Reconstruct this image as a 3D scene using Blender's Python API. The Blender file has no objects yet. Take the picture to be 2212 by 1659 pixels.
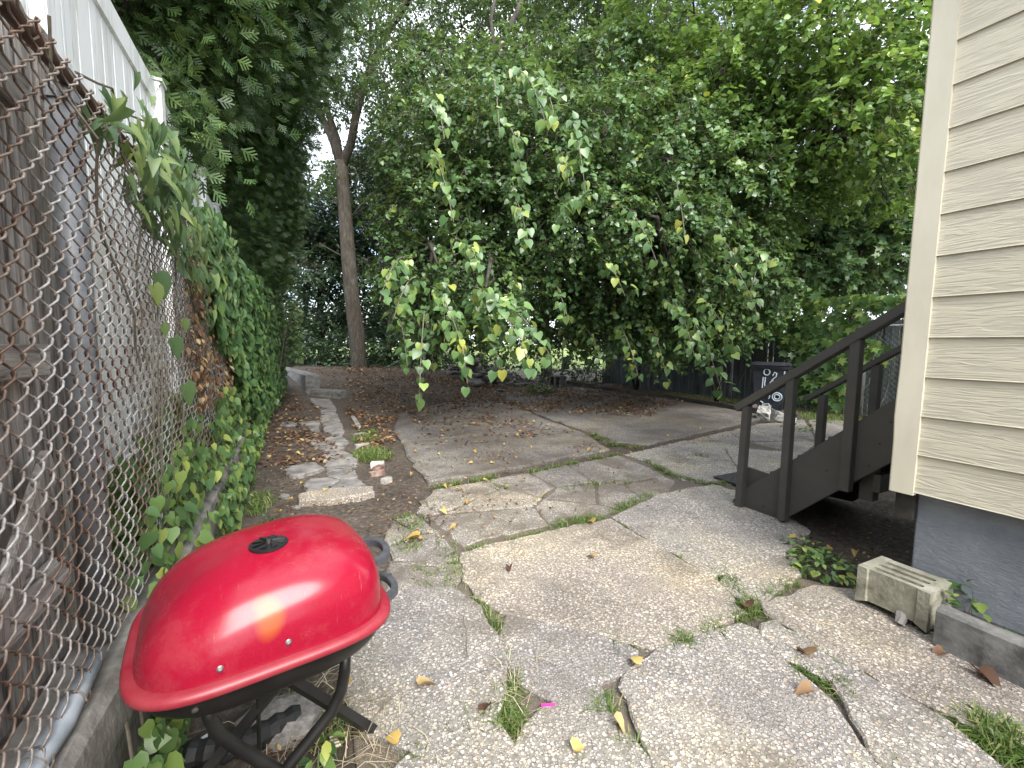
import bpy, bmesh, math, random
import numpy as np
from mathutils import Vector, Matrix

random.seed(7)
RNG = np.random.default_rng(11)
SC = bpy.context.scene
COL = SC.collection
R = math.radians

# ------------------------------------------------------------------ camera
FOC, CX, CY, EYE = 950.0, 1106.0, 829.5, 1.4          # measured on a 2212 px wide view of the photograph
yaw, pitch, roll = R(26.5), R(5.2), R(0.6)
FW = np.array([math.sin(yaw) * math.cos(pitch), math.cos(yaw) * math.cos(pitch), -math.sin(pitch)])
_r0 = np.array([math.cos(yaw), -math.sin(yaw), 0.0])
_u0 = np.cross(_r0, FW)
RT = math.cos(roll) * _r0 + math.sin(roll) * _u0
UP = np.cross(RT, FW)
EYEP = np.array([0.0, 0.0, EYE])
cam_d = bpy.data.cameras.new('camera')
cam_d.sensor_width = 36.0
cam_d.lens = 36.0 * FOC / 2212.0
cam_d.clip_start = 0.03
cam_d.clip_end = 2000.0
cam = bpy.data.objects.new('camera', cam_d)
COL.objects.link(cam)
M4 = Matrix.Identity(4)
for i in range(3):
    M4[i][0], M4[i][1], M4[i][2], M4[i][3] = RT[i], UP[i], -FW[i], EYEP[i]
cam.matrix_world = M4
SC.camera = cam

# ------------------------------------------------------------------ sky, sun, exposure
SUN_EL, SUN_AZ = R(43), R(182)
w = bpy.data.worlds.new('World')
SC.world = w
w.use_nodes = True
nt = w.node_tree
bg = nt.nodes['Background']
sky = nt.nodes.new('ShaderNodeTexSky')
sky.sky_type = 'NISHITA'
sky.sun_disc = False
sky.sun_elevation = SUN_EL
sky.sun_rotation = SUN_AZ
sky.dust_density = 2.0
tc = nt.nodes.new('ShaderNodeTexCoord')
cn = nt.nodes.new('ShaderNodeTexNoise')
cn.inputs['Scale'].default_value = 2.2
cn.inputs['Detail'].default_value = 7
cr = nt.nodes.new('ShaderNodeValToRGB')
cr.color_ramp.elements[0].position = 0.36
cr.color_ramp.elements[1].position = 0.56
cm = nt.nodes.new('ShaderNodeMixRGB')
cm.inputs[2].default_value = (8.2, 8.5, 9.0, 1)           # lit white cloud
nt.links.new(tc.outputs['Generated'], cn.inputs['Vector'])
nt.links.new(cn.outputs['Fac'], cr.inputs['Fac'])
nt.links.new(cr.outputs['Color'], cm.inputs[0])
nt.links.new(sky.outputs['Color'], cm.inputs[1])
nt.links.new(cm.outputs['Color'], bg.inputs['Color'])
bg.inputs['Strength'].default_value = 0.12
sun_d = bpy.data.lights.new('sun', 'SUN')
sun_d.energy = 2.7
sun_d.angle = R(40)
sun_d.color = (1.0, 0.96, 0.9)
sun = bpy.data.objects.new('sun', sun_d)
COL.objects.link(sun)
sd = Vector((math.sin(SUN_AZ) * math.cos(SUN_EL), math.cos(SUN_AZ) * math.cos(SUN_EL), math.sin(SUN_EL)))
sun.rotation_euler = sd.to_track_quat('Z', 'Y').to_euler()
vs = SC.view_settings
vs.view_transform = 'Standard'
vs.look = 'None'
vs.gamma = 1
vs.use_curve_mapping = False
vs.exposure = 1.68
cy = SC.cycles
cy.use_denoising = True
cy.max_bounces = 6
cy.diffuse_bounces = 3
cy.glossy_bounces = 2
cy.transmission_bounces = 3
cy.transparent_max_bounces = 4

# ------------------------------------------------------------------ measuring helpers
def ray(u, v):
    return FW + RT * (u - CX) / FOC - UP * (v - CY) / FOC
def at(u, v, depth):
    return EYEP + ray(u, v) * depth
def rise(x, y):                                          # the yard climbs towards its back left corner
    a = np.clip((y - 10.3) / 5.0, 0, 1)
    b = np.clip((7.2 - x) / 3.5, 0, 1)
    return 0.52 * a * a * (3 - 2 * a) * b * b * (3 - 2 * b)
def onz(u, v, z=0.0):
    d = ray(u, v)
    return EYEP + d * ((z - EYE) / d[2])
def onx(u, v, x):
    d = ray(u, v)
    return EYEP + d * (x / d[0])
def ony(u, v, y):
    d = ray(u, v)
    return EYEP + d * (y / d[1])
def ground(u, v, dz=0.0):
    p = onz(u, v, 0)
    for _ in range(8):
        p = onz(u, v, float(rise(p[0], p[1])) + dz)
    return p

# ------------------------------------------------------------------ materials
def new_mat(name):
    m = bpy.data.materials.new(name)
    m.use_nodes = True
    return m, m.node_tree, m.node_tree.nodes['Principled BSDF']
def nd(t, kind, **kw):
    n = t.nodes.new(kind)
    for k, v in kw.items():
        if k in n.inputs:
            n.inputs[k].default_value = v
        else:
            setattr(n, k, v)
    return n
def ramp(t, stops, fac=None):
    n = t.nodes.new('ShaderNodeValToRGB')
    e = n.color_ramp.elements
    while len(e) > 1:
        e.remove(e[-1])
    e[0].position, e[0].color = stops[0][0], (*stops[0][1], 1)
    for p, c in stops[1:]:
        k = e.new(p)
        k.color = (*c, 1)
    if fac is not None:
        t.links.new(fac, n.inputs['Fac'])
    return n
def g(v):
    return (v, v, v)
def coords(t, scale=(1, 1, 1), kind='Object'):
    c = t.nodes.new('ShaderNodeTexCoord')
    mp = t.nodes.new('ShaderNodeMapping')
    mp.inputs['Scale'].default_value = scale
    t.links.new(c.outputs[kind], mp.inputs['Vector'])
    return mp.outputs['Vector']
def wpos(t, scale=(1, 1, 1)):
    c = t.nodes.new('ShaderNodeNewGeometry')
    mp = t.nodes.new('ShaderNodeMapping')
    mp.inputs['Scale'].default_value = scale
    t.links.new(c.outputs['Position'], mp.inputs['Vector'])
    return mp.outputs['Vector']
def noise(t, vec, scale, detail=6, rough=0.6):
    n = nd(t, 'ShaderNodeTexNoise', Scale=scale, Detail=detail, Roughness=rough)
    t.links.new(vec, n.inputs['Vector'])
    return n
def mixc(t, a, b, fac, mode='MIX'):
    n = t.nodes.new('ShaderNodeMixRGB')
    n.blend_type = mode
    for s, i in ((fac, 0), (a, 1), (b, 2)):
        if hasattr(s, 'is_output'):
            t.links.new(s, n.inputs[i])
        elif isinstance(s, (int, float)):
            n.inputs[i].default_value = s
        else:
            n.inputs[i].default_value = (*s, 1)
    return n.outputs['Color']
def bump(t, b, h, strength=0.5, dist=0.01, prev=None):
    n = nd(t, 'ShaderNodeBump', Strength=strength, Distance=dist)
    t.links.new(h, n.inputs['Height'])
    if prev is not None:
        t.links.new(prev, n.inputs['Normal'])
    t.links.new(n.outputs['Normal'], b.inputs['Normal'])
    return n.outputs['Normal']
MATS = {}

def simple(name, c1, c2, scale=8, rough=0.7, bstr=0.2, metal=0.0, stretch=(1, 1, 1), lo=0.35, hi=0.65, bdist=0.004):
    if name in MATS:
        return MATS[name]
    m, t, b = new_mat(name)
    v = coords(t, stretch)
    n = noise(t, v, scale)
    r = ramp(t, [(lo, c1), (hi, c2)], n.outputs['Fac'])
    t.links.new(r.outputs['Color'], b.inputs['Base Color'])
    b.inputs['Roughness'].default_value = rough
    b.inputs['Metallic'].default_value = metal
    if bstr:
        n2 = noise(t, v, scale * 6)
        bump(t, b, n2.outputs['Fac'], bstr, bdist)
    MATS[name] = m
    return m

def leaf_mat(name, stops, rough=0.42, trans=0.3, tcol=(0.30, 0.42, 0.06), spec=0.5):
    m, t, b = new_mat(name)
    a = t.nodes.new('ShaderNodeAttribute')
    a.attribute_name = 'rnd'
    r = ramp(t, stops, a.outputs['Fac'])
    t.links.new(r.outputs['Color'], b.inputs['Base Color'])
    b.inputs['Roughness'].default_value = rough
    b.inputs['Specular IOR Level'].default_value = spec
    tr = t.nodes.new('ShaderNodeBsdfTranslucent')
    tcx = mixc(t, r.outputs['Color'], tcol, 0.35)
    t.links.new(tcx, tr.inputs['Color'])
    mx = t.nodes.new('ShaderNodeMixShader')
    mx.inputs[0].default_value = trans
    t.links.new(b.outputs[0], mx.inputs[1])
    t.links.new(tr.outputs[0], mx.inputs[2])
    t.links.new(mx.outputs[0], t.nodes['Material Output'].inputs['Surface'])
    return m

# aggregate concrete: pebbles set in grey cement, stained in patches
def slab_mat(name, light, tan, dark, pebble=62, dirt=.52, stain=0.0):
    m, t, b = new_mat(name)
    v = wpos(t)
    wob = noise(t, v, 30, 2)
    vv = mixc(t, v, wob.outputs['Color'], 0.012)
    def pebbles(sc, r0, r1):
        vo = nd(t, 'ShaderNodeTexVoronoi', Scale=sc)
        t.links.new(vv, vo.inputs['Vector'])
        sep = t.nodes.new('ShaderNodeSeparateColor')
        t.links.new(vo.outputs['Color'], sep.inputs[0])
        dd = nd(t, 'ShaderNodeMath', operation='MULTIPLY_ADD')          # pebbles of unequal size
        t.links.new(sep.outputs[1], dd.inputs[0]); dd.inputs[1].default_value = 0.22
        t.links.new(vo.outputs['Distance'], dd.inputs[2])
        return sep, ramp(t, [(r0, g(1)), (r1, g(0))], dd.outputs[0])
    sep, gapr = pebbles(pebble, 0.46, 0.56)
    sep2, gap2 = pebbles(pebble * 2.3, 0.38, 0.50)
    peb = ramp(t, [(0.0, dark), (0.16, light), (0.45, tan), (0.6, light), (1.0, tuple(min(.75, c * 1.45) for c in light))], sep.outputs[0])
    peb2 = ramp(t, [(0.0, dark), (0.5, tuple(c * .8 for c in light)), (1.0, tuple(min(.8, c * 1.4) for c in light))], sep2.outputs[0])
    cem = noise(t, v, 60, 3)
    cem0 = ramp(t, [(0.3, tuple(c * .26 for c in light)), (0.7, tuple(c * 0.62 for c in light))], cem.outputs['Fac'])
    cemx = mixc(t, cem0.outputs['Color'], peb2.outputs['Color'], gap2.outputs['Color'])
    class _O: pass
    cemr = _O(); cemr.outputs = {'Color': cemx}
    # cement hides the pebbles in worn patches
    wear = noise(t, v, 2.6, 8, 0.65)
    wr = ramp(t, [(0.36, g(0.2)), (0.50, g(1))], wear.outputs['Fac'])
    fac = mixc(t, gapr.outputs['Color'], wr.outputs['Color'], 1.0, 'MULTIPLY')
    c = mixc(t, cemr.outputs['Color'], peb.outputs['Color'], fac)
    st = noise(t, v, 0.9, 5, 0.6)
    sr = ramp(t, [(0.34, (0.60, 0.58, 0.585)), (0.45, (.86, .83, .83)), (0.55, (1.02, .98, .90)), (0.68, (1.2, 1.08, 0.88))], st.outputs['Fac'])
    c = mixc(t, c, sr.outputs['Color'], 1.0, 'MULTIPLY')
    mo = noise(t, v, 5.0, 8, 0.7)
    mr = ramp(t, [(0.60, g(0)), (0.72, g(0.55))], mo.outputs['Fac'])
    c = mixc(t, c, (0.075, 0.085, 0.03), mr.outputs['Color'])
    di = noise(t, v, 1.7, 9, 0.72)
    dr = ramp(t, [(dirt, g(0)), (dirt + .14, g(0.75))], di.outputs['Fac'])
    c = mixc(t, c, (0.105, 0.085, 0.066), dr.outputs['Color'])
    if stain:
        s1 = noise(t, v, .55, 6, .62)
        s2 = ramp(t, [(.40, g(0)), (.58, g(stain))], s1.outputs['Fac'])
        c = mixc(t, c, (.055, .040, .032), s2.outputs['Color'])
    t.links.new(c, b.inputs['Base Color'])
    b.inputs['Roughness'].default_value = 0.85
    hh = mixc(t, gapr.outputs['Color'], cem.outputs['Fac'], 0.3)
    bump(t, b, hh, 0.8, 0.006)
    return m

def soil_mat():
    m, t, b = new_mat('soil')
    v = wpos(t)
    n1 = noise(t, v, 1.6, 8, 0.65)
    n2 = noise(t, v, 26, 8, 0.75)
    c1 = ramp(t, [(0.3, (0.038, 0.029, 0.023)), (0.5, (0.085, 0.066, 0.051)), (0.68, (0.20, 0.165, 0.13))], n2.outputs['Fac'])
    c2 = ramp(t, [(0.35, g(0.62)), (0.65, g(1.15))], n1.outputs['Fac'])
    c = mixc(t, c1.outputs['Color'], c2.outputs['Color'], 1.0, 'MULTIPLY')
    sx = t.nodes.new('ShaderNodeSeparateXYZ')
    t.links.new(v, sx.inputs[0])
    far = ramp(t, [(0.0, g(0)), (1.0, g(1))])
    mr = nd(t, 'ShaderNodeMapRange')
    mr.inputs[1].default_value = 19.0
    mr.inputs[2].default_value = 22.0
    t.links.new(sx.outputs['Y'], mr.inputs[0])
    gr = ramp(t, [(0.3, (0.10, 0.15, 0.03)), (0.7, (0.22, 0.27, 0.07))], n2.outputs['Fac'])
    c = mixc(t, c, gr.outputs['Color'], mr.outputs[0])
    t.links.new(c, b.inputs['Base Color'])
    b.inputs['Roughness'].default_value = 0.95
    bump(t, b, n2.outputs['Fac'], 0.9, 0.03)
    return m

# ------------------------------------------------------------------ object helpers
def put(o, parent=None):
    COL.objects.link(o)
    if parent is not None:
        o.parent = parent
        if o.type != 'EMPTY' or True:
            o.matrix_parent_inverse = parent.matrix_world.inverted()
    return o
def tag(o, label=None, cat=None, group=None, kind=None):
    if label: o['label'] = label
    if cat: o['category'] = cat
    if group: o['group'] = group
    if kind: o['kind'] = kind
    return o
def thing(name, label, cat, loc=(0, 0, 0), group=None):
    o = bpy.data.objects.new(name, None)
    o.empty_display_size = 0.2
    o.location = loc
    COL.objects.link(o)
    o.matrix_world = Matrix.Translation(Vector(loc))
    return tag(o, label, cat, group)

class MB:
    """collects simple solids, built in world space into ONE mesh object"""
    def __init__(s):
        s.bm = bmesh.new()
    def box(s, lo, hi, rot=None, jit=0.0):
        lo, hi = np.array(lo, float), np.array(hi, float)
        c, e = (lo + hi) / 2, (hi - lo) / 2
        vs_ = []
        for dx in (-1, 1):
            for dy in (-1, 1):
                for dz in (-1, 1):
                    p = Vector((dx * e[0], dy * e[1], dz * e[2]))
                    if jit:
                        p += Vector([random.uniform(-jit, jit) for _ in range(3)])
                    if rot is not None:
                        p = rot @ p
                    vs_.append(s.bm.verts.new(p + Vector(c)))
        for f in ((0, 1, 3, 2), (4, 6, 7, 5), (0, 4, 5, 1), (2, 3, 7, 6), (0, 2, 6, 4), (1, 5, 7, 3)):
            s.bm.faces.new([vs_[i] for i in f])
        return s
    def prism(s, pts, off):
        """closed polygon pts (3D) extruded along off"""
        a = [s.bm.verts.new(Vector(p)) for p in pts]
        b = [s.bm.verts.new(Vector(p) + Vector(off)) for p in pts]
        n = len(a)
        s.bm.faces.new(a)
        s.bm.faces.new(b[::-1])
        for i in range(n):
            s.bm.faces.new((a[i], b[i], b[(i + 1) % n], a[(i + 1) % n]))
        return s
    def tube(s, pts, rad, n=8, cap=True):
        pts = [Vector(p) for p in pts]
        rad = [rad] * len(pts) if isinstance(rad, (int, float)) else rad
        rings = []
        ref = Vector((0, 0, 1))
        for i, p in enumerate(pts):
            d = (pts[min(i + 1, len(pts) - 1)] - pts[max(i - 1, 0)]).normalized()
            if abs(d.dot(ref)) > 0.95:
                ref = Vector((1, 0.2, 0)).normalized()
            x = (ref - d * ref.dot(d)).normalized()
            y = d.cross(x)
            ref = x if abs(d.dot(Vector((0, 0, 1)))) > 0.9 else ref
            rings.append([s.bm.verts.new(p + (x * math.cos(2 * math.pi * k / n) + y * math.sin(2 * math.pi * k / n)) * rad[i]) for k in range(n)])
        for a, b in zip(rings, rings[1:]):
            for k in range(n):
                s.bm.faces.new((a[k], a[(k + 1) % n], b[(k + 1) % n], b[k]))
        if cap:
            s.bm.faces.new(rings[0][::-1])
            s.bm.faces.new(rings[-1])
        return s
    def disc(s, c, nrm, r, h, n=20):
        nrm = Vector(nrm).normalized()
        return s.tube([Vector(c), Vector(c) + nrm * h], r, n)
    def build(s, name, mat, parent=None, bevel=0.0, smooth=False, seg=2):
        if bevel:
            bmesh.ops.bevel(s.bm, geom=list(s.bm.edges), offset=bevel, segments=seg, affect='EDGES', clamp_overlap=True)
        bmesh.ops.recalc_face_normals(s.bm, faces=list(s.bm.faces))
        me = bpy.data.meshes.new(name)
        s.bm.to_mesh(me)
        s.bm.free()
        me.materials.append(mat)
        if smooth:
            for p in me.polygons:
                p.use_smooth = True
        return put(bpy.data.objects.new(name, me), parent)

def fast_mesh(name, V, F, mat, parent=None, rnd=None, smooth=False):
    """V (n,3), F (m,k) with the same k for all"""
    V = np.asarray(V, np.float32)
    F = np.asarray(F, np.int32)
    me = bpy.data.meshes.new(name)
    me.vertices.add(len(V))
    me.vertices.foreach_set('co', V.ravel())
    me.loops.add(F.size)
    me.loops.foreach_set('vertex_index', F.ravel())
    me.polygons.add(len(F))
    k = F.shape[1]
    me.polygons.foreach_set('loop_start', np.arange(0, F.size, k, dtype=np.int32))
    me.polygons.foreach_set('loop_total', np.full(len(F), k, dtype=np.int32))
    if smooth:
        me.polygons.foreach_set('use_smooth', np.ones(len(F), dtype=bool))
    me.update(calc_edges=True)
    if rnd is not None:
        a = me.attributes.new('rnd', 'FLOAT', 'POINT')
        a.data.foreach_set('value', np.asarray(rnd, np.float32))
    me.materials.append(mat)
    return put(bpy.data.objects.new(name, me), parent)

def norm(a):
    return a / np.maximum(np.linalg.norm(a, axis=-1, keepdims=True), 1e-9)

# leaf templates: y runs from stalk to tip, x across, z = up side
def tpl(right, mid=0.45, fold=0.22, curl=0.22):
    pts = [(0, 0)] + right + [(0, 1.0)]
    V = [(x, y, -fold * abs(x) * -1 - curl * y * y) for x, y in pts]
    nR = len(right)
    V += [(-x, y, fold * abs(x) - curl * y * y) for x, y in right]
    V.append((0, mid, -curl * mid * mid))
    m = len(V) - 1
    Rr = [0] + list(range(1, nR + 1)) + [nR + 1]
    Ll = [0] + list(range(nR + 2, 2 * nR + 2)) + [nR + 1]
    F = []
    for ring, rev in ((Rr, 0), (Ll, 1)):
        i = 0
        while i < len(ring) - 1:
            q = [m, ring[i], ring[i + 1], ring[min(i + 2, len(ring) - 1)]]
            if q[2] == q[3]:
                q = [m, ring[i], ring[i], ring[i + 1]]
                q = [m, ring[i - 1], ring[i], ring[i + 1]]
            F.append(q[::-1] if rev else q)
            i += 2
    return np.array(V, float), np.array(F)
HEART = tpl([(0.30, -0.08), (0.46, 0.16), (0.40, 0.50)], 0.42)
OVAL = tpl([(0.24, 0.25), (0.27, 0.55), (0.13, 0.85)], 0.5, 0.25, 0.15)
def lobed():
    right = [(0.22, -0.12), (0.20, 0.10), (0.56, 0.10), (0.30, 0.34), (0.62, 0.62), (0.22, 0.62)]
    pts = [(0, 0)] + right + [(0, 1.05)]
    V = [(x, y, 0.12 * abs(x) - 0.2 * y * y) for x, y in pts] + [(-x, y, 0.12 * abs(x) - 0.2 * y * y) for x, y in right]
    V.append((0, 0.35, -0.02))
    m = len(V) - 1
    F = [(m, 0, 1, 2), (m, 2, 3, 4), (m, 4, 5, 6), (m, 6, 7, 7)]
    F[-1] = (m, 4, 6, 7)
    F[2] = (4, 5, 6, 4)
    F = [(m, 0, 1, 2), (m, 2, 3, 4), (m, 4, 5, 6), (m, 6, 7, 13)]
    L = {i: i + 7 for i in range(1, 7)}
    F = [(m, 0, 1, 2), (m, 2, 3, 4), (m, 4, 5, 6)]
    Fl = [tuple(L.get(i, i) for i in f)[::-1] for f in F]
    return np.array(V, float), np.array(F + Fl + [(m, 6, 7, 13)])
LOBED = lobed()
ARROW = tpl([(0.30, -0.20), (0.27, 0.12), (0.18, 0.5)], 0.35, .3, .3)
CRUMP = tpl([(0.30, -0.05), (0.42, 0.2), (0.30, 0.55)], 0.42, 0.75, 0.45)
def spray():
    """flat scale-leaf fan of an arborvitae"""
    V, F = [], []
    def strip(x0, y0, x1, y1, wd):
        dx, dy = x1 - x0, y1 - y0
        l = math.hypot(dx, dy)
        nx, ny = -dy / l * wd, dx / l * wd
        b = len(V)
        V.extend([(x0 - nx * .6, y0 - ny * .6, 0.0), (x0 + nx * .6, y0 + ny * .6, 0.0), (x1 + nx * .5, y1 + ny * .5, -0.1 * y1), (x1 - nx * .5, y1 - ny * .5, -0.1 * y1)])
        F.append((b, b + 1, b + 2, b + 3))
    strip(0, 0, 0, 1, .09)
    for k, yy in enumerate((0.12, 0.36, 0.6)):
        L_ = 0.46 - 0.09 * k
        for s_ in (-1, 1):
            strip(0, yy, s_ * L_, yy + L_ * 0.85, .085)
    return np.array(V, float), np.array(F)
SPRAY = spray()

def leaves(T, P, D, N, S):
    """place template T at P, tip direction D, face normal N, size S -> V, F"""
    TV, TF = T
    D = norm(D)
    X = norm(np.cross(D, N))
    Z = np.cross(X, D)
    V = P[:, None, :] + (TV[None, :, 0:1] * X[:, None, :] + TV[None, :, 1:2] * D[:, None, :] + TV[None, :, 2:3] * Z[:, None, :]) * S[:, None, None]
    F = TF[None] + (np.arange(len(P)) * len(TV))[:, None, None]
    return V.reshape(-1, 3), F.reshape(-1, TF.shape[1])

def leaf_object(name, T, P, D, N, S, mat, parent=None, rnd=None):
    V, F = leaves(T, P, D, N, S)
    if rnd is None:
        rnd = RNG.random(len(P))
    return fast_mesh(name, V, F, mat, parent, np.repeat(rnd, len(T[0])))

def blob_points(blobs, n, shell=0.55):
    """n points in a set of ellipsoids (centre, (rx, ry, rz)), thicker towards the skin; also outward directions"""
    vol = np.array([r[0] * r[1] * r[2] for c, r in blobs]) ** 0.75
    pick = RNG.choice(len(blobs), n, p=vol / vol.sum())
    d = norm(RNG.normal(size=(n, 3)))
    rad = RNG.random(n) ** (1 / 3 * shell)
    C_ = np.array([b[0] for b in blobs])[pick]
    R_ = np.array([b[1] for b in blobs])[pick]
    return C_ + d * R_ * rad[:, None], d

def twig_leaves(P, D, per, length, size, droop=0.5, spread=0.9):
    """each cluster: a twig from P along D with `per` leaves"""
    n = len(P)
    D = norm(D + np.array([0, 0, -droop]) + RNG.normal(size=(n, 3)) * 0.45)
    tt = np.linspace(0.1, 1, per)[None, :, None]
    L = length * (0.6 + 0.8 * RNG.random((n, 1, 1)))
    pos = P[:, None, :] + D[:, None, :] * tt * L + np.array([0, 0, -1.0]) * (tt ** 2) * L * droop * 0.5
    pos = pos + RNG.normal(size=pos.shape) * length * 0.10
    side = norm(np.cross(D, np.array([0, 0, 1.0])) + 1e-6)
    sg = np.where(np.arange(per) % 2 == 0, 1.0, -1.0)[None, :, None]
    ld = D[:, None, :] * 0.55 + side[:, None, :] * sg * spread + np.array([0, 0, -0.55 * droop]) + RNG.normal(size=pos.shape) * 0.35
    ln = np.array([0, 0, 1.0]) + RNG.normal(size=pos.shape) * 0.5 + D[:, None, :] * 0.3
    S = size * (0.55 + 0.75 * RNG.random((n, per)))
    cl = RNG.random((n, 1)) * 0.65 + RNG.random((n, per)) * 0.35
    return pos.reshape(-1, 3), ld.reshape(-1, 3), ln.reshape(-1, 3), S.ravel(), cl.ravel(), D

def limb_pts(a, b, sag=0.0, n=6, wob=0.05):
    a, b = np.array(a, float), np.array(b, float)
    out = []
    L = np.linalg.norm(b - a)
    for i in range(n + 1):
        t = i / n
        p = a + (b - a) * t
        p[2] += sag * 4 * t * (1 - t)
        if 0 < i < n:
            p += RNG.normal(size=3) * wob * L * 0.3
        out.append(p)
    return out

# ================================================================== SETTING
M_SOIL = soil_mat()
M_SLAB = slab_mat('aggregate_concrete', (0.47, 0.45, 0.42), (0.47, 0.385, 0.285), (0.21, 0.20, 0.185))
M_SLABT = slab_mat('tan_aggregate', (0.48, 0.44, 0.385), (0.49, 0.385, 0.27), (0.24, 0.20, 0.165), 64)
M_SLABD = slab_mat('grey_aggregate', (0.41, 0.395, 0.375), (0.39, 0.33, 0.27), (0.15, 0.145, 0.14), 66)
M_PAD = slab_mat('stained_pad', (0.33, 0.32, 0.305), (0.30, 0.26, 0.23), (0.10, 0.10, 0.10), 66, dirt=.5, stain=.55)
M_MID = slab_mat('dirty_aggregate', (0.42, 0.40, 0.37), (0.42, 0.34, 0.26), (0.17, 0.16, 0.15), 66, dirt=.45)
M_FLAG = simple('flagstone', (0.10, 0.095, 0.092), (0.27, 0.255, 0.24), 5, 0.85, 0.5)
M_CONC = simple('weathered_concrete', (0.17, 0.165, 0.15), (0.40, 0.385, 0.36), 6, 0.9, 0.5)

def axis_grid(segs):
    out = [segs[0][0]]
    for a, b, st in segs:
        n = max(1, int(round((b - a) / st)))
        out += [a + (b - a) * (i + 1) / n for i in range(n)]
    return np.array(out)
gx_ = axis_grid([(-500, -60, 110), (-60, -4, 14), (-4, -0.8, 0.4), (-0.8, 5.2, 0.05), (5.2, 12, 0.2), (12, 70, 14), (70, 500, 107)])
gy_ = axis_grid([(-60, -4, 14), (-4, 0.2, 0.3), (0.2, 6, 0.05), (6, 16, 0.12), (16, 26, 0.5), (26, 80, 9), (80, 900, 117)])
GX, GY = np.meshgrid(gx_, gy_)
GZ = rise(GX, GY)
def lump(x, y):
    return (np.sin(x * 7.1 + 1.3 * np.sin(y * 3.3)) * np.sin(y * 6.3 + 1.1 * np.sin(x * 2.7)) * 0.007
            + np.sin(x * 23 + 2 * np.sin(y * 11)) * np.sin(y * 27 + np.sin(x * 17)) * 0.004)
near = (GX > -0.8) & (GX < 12) & (GY > 0) & (GY < 17)
GZ = GZ + np.where(near, lump(GX, GY) - 0.008 + RNG.normal(size=GX.shape) * 0.0022, 0)
ny, nx = GX.shape
ii = np.arange(nx * ny).reshape(ny, nx)
gf = np.stack([ii[:-1, :-1], ii[:-1, 1:], ii[1:, 1:], ii[1:, :-1]], -1).reshape(-1, 4)
gr = fast_mesh('ground', np.stack([GX, GY, GZ], -1).reshape(-1, 3), gf, M_SOIL, smooth=True)
tag(gr, kind='structure')
# neighbour's raised ground behind the kerb on the left
b = MB()
b.box((-40, -6, -0.3), (-0.63, 13.2, 0.43))
tag(b.build('terrain', M_SOIL), kind='structure')

def clip_poly(P, n, c):
    out = []
    for i in range(len(P)):
        a, b_ = P[i], P[(i + 1) % len(P)]
        da, db = np.dot(a, n) - c, np.dot(b_, n) - c
        if da <= 0: out.append(a)
        if da * db < 0: out.append(a + (b_ - a) * da / (da - db))
    return out
def rough_poly(P, step=0.06, jit=0.007, rng=RNG):
    out = []
    for i in range(len(P)):
        a, b_ = np.array(P[i]), np.array(P[(i + 1) % len(P)])
        L = np.linalg.norm(b_ - a)
        if L < 1e-4: continue
        nrm_ = np.array([-(b_ - a)[1], (b_ - a)[0]]) / L
        n = max(1, int(L / step))
        for k in range(n):
            out.append(a + (b_ - a) * k / n + nrm_ * rng.normal() * jit * (1 if k else 0.3))
    return out
def area(P):
    P = np.array(P)
    return 0.5 * np.sum(P[:, 0] * np.roll(P[:, 1], -1) - np.roll(P[:, 0], -1) * P[:, 1])
def add_slab(bm, P, h=0.04, tilt=(0, 0), jit=0.007, base=None, bev=0.012, step=0.06, grow=0.0):
    P = rough_poly(P, step, jit)
    if area(P) < 0: P = P[::-1]
    P = np.array(P)
    c = P.mean(0)
    e = np.roll(P, -1, 0) - P
    e = e / np.maximum(np.linalg.norm(e, axis=1, keepdims=True), 1e-6)
    n_ = np.stack([-e[:, 1], e[:, 0]], 1)
    n_ = n_ + np.roll(n_, 1, 0)
    n_ = n_ / np.maximum(np.linalg.norm(n_, axis=1, keepdims=True), 0.3)
    P = P - n_ * grow
    def z(q, dz): return float(rise(q[0], q[1])) + dz + (q[0] - c[0]) * tilt[0] + (q[1] - c[1]) * tilt[1]
    r0 = [bm.verts.new((q[0], q[1], float(rise(q[0], q[1])) - 0.05)) for q in P]
    r1 = [bm.verts.new((q[0], q[1], z(q, h - bev * random.uniform(0.6, 1.3)))) for q in P]
    r2 = [bm.verts.new((q[0], q[1], z(q, h))) for q in P + n_ * bev * 1.3]
    m = len(P)
    for a, b_ in ((r0, r1), (r1, r2)):
        for i in range(m):
            bm.faces.new((a[i], a[(i + 1) % m], b_[(i + 1) % m], b_[i]))
    bm.faces.new(r2)
def gp(pts):
    return [ground(u, v)[:2] for u, v in pts]
def fragments(P, n, gap=0.012, rng=None):
    rng = rng or np.random.default_rng(5)
    P = [np.array(p) for p in P]
    A = np.array(P)
    lo, hi = A.min(0), A.max(0)
    from_pts = []
    def inside(q):
        c = False
        for i in range(len(P)):
            a, b_ = P[i], P[i - 1]
            if (a[1] > q[1]) != (b_[1] > q[1]) and q[0] < (b_[0] - a[0]) * (q[1] - a[1]) / (b_[1] - a[1]) + a[0]:
                c = not c
        return c
    while len(from_pts) < n:
        q = lo + (hi - lo) * rng.random(2)
        if inside(q) and all(np.linalg.norm(q - f) > 0.28 for f in from_pts): from_pts.append(q)
    out = []
    for i, f in enumerate(from_pts):
        Q = P
        for j, h_ in enumerate(from_pts):
            if i == j: continue
            nn = (h_ - f) / np.linalg.norm(h_ - f)
            Q = clip_poly(Q, nn, np.dot((h_ + f) / 2, nn) - gap / 2)
            if len(Q) < 3: break
        if len(Q) >= 3 and abs(area(Q)) > 0.01: out.append(Q)
    return out

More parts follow.
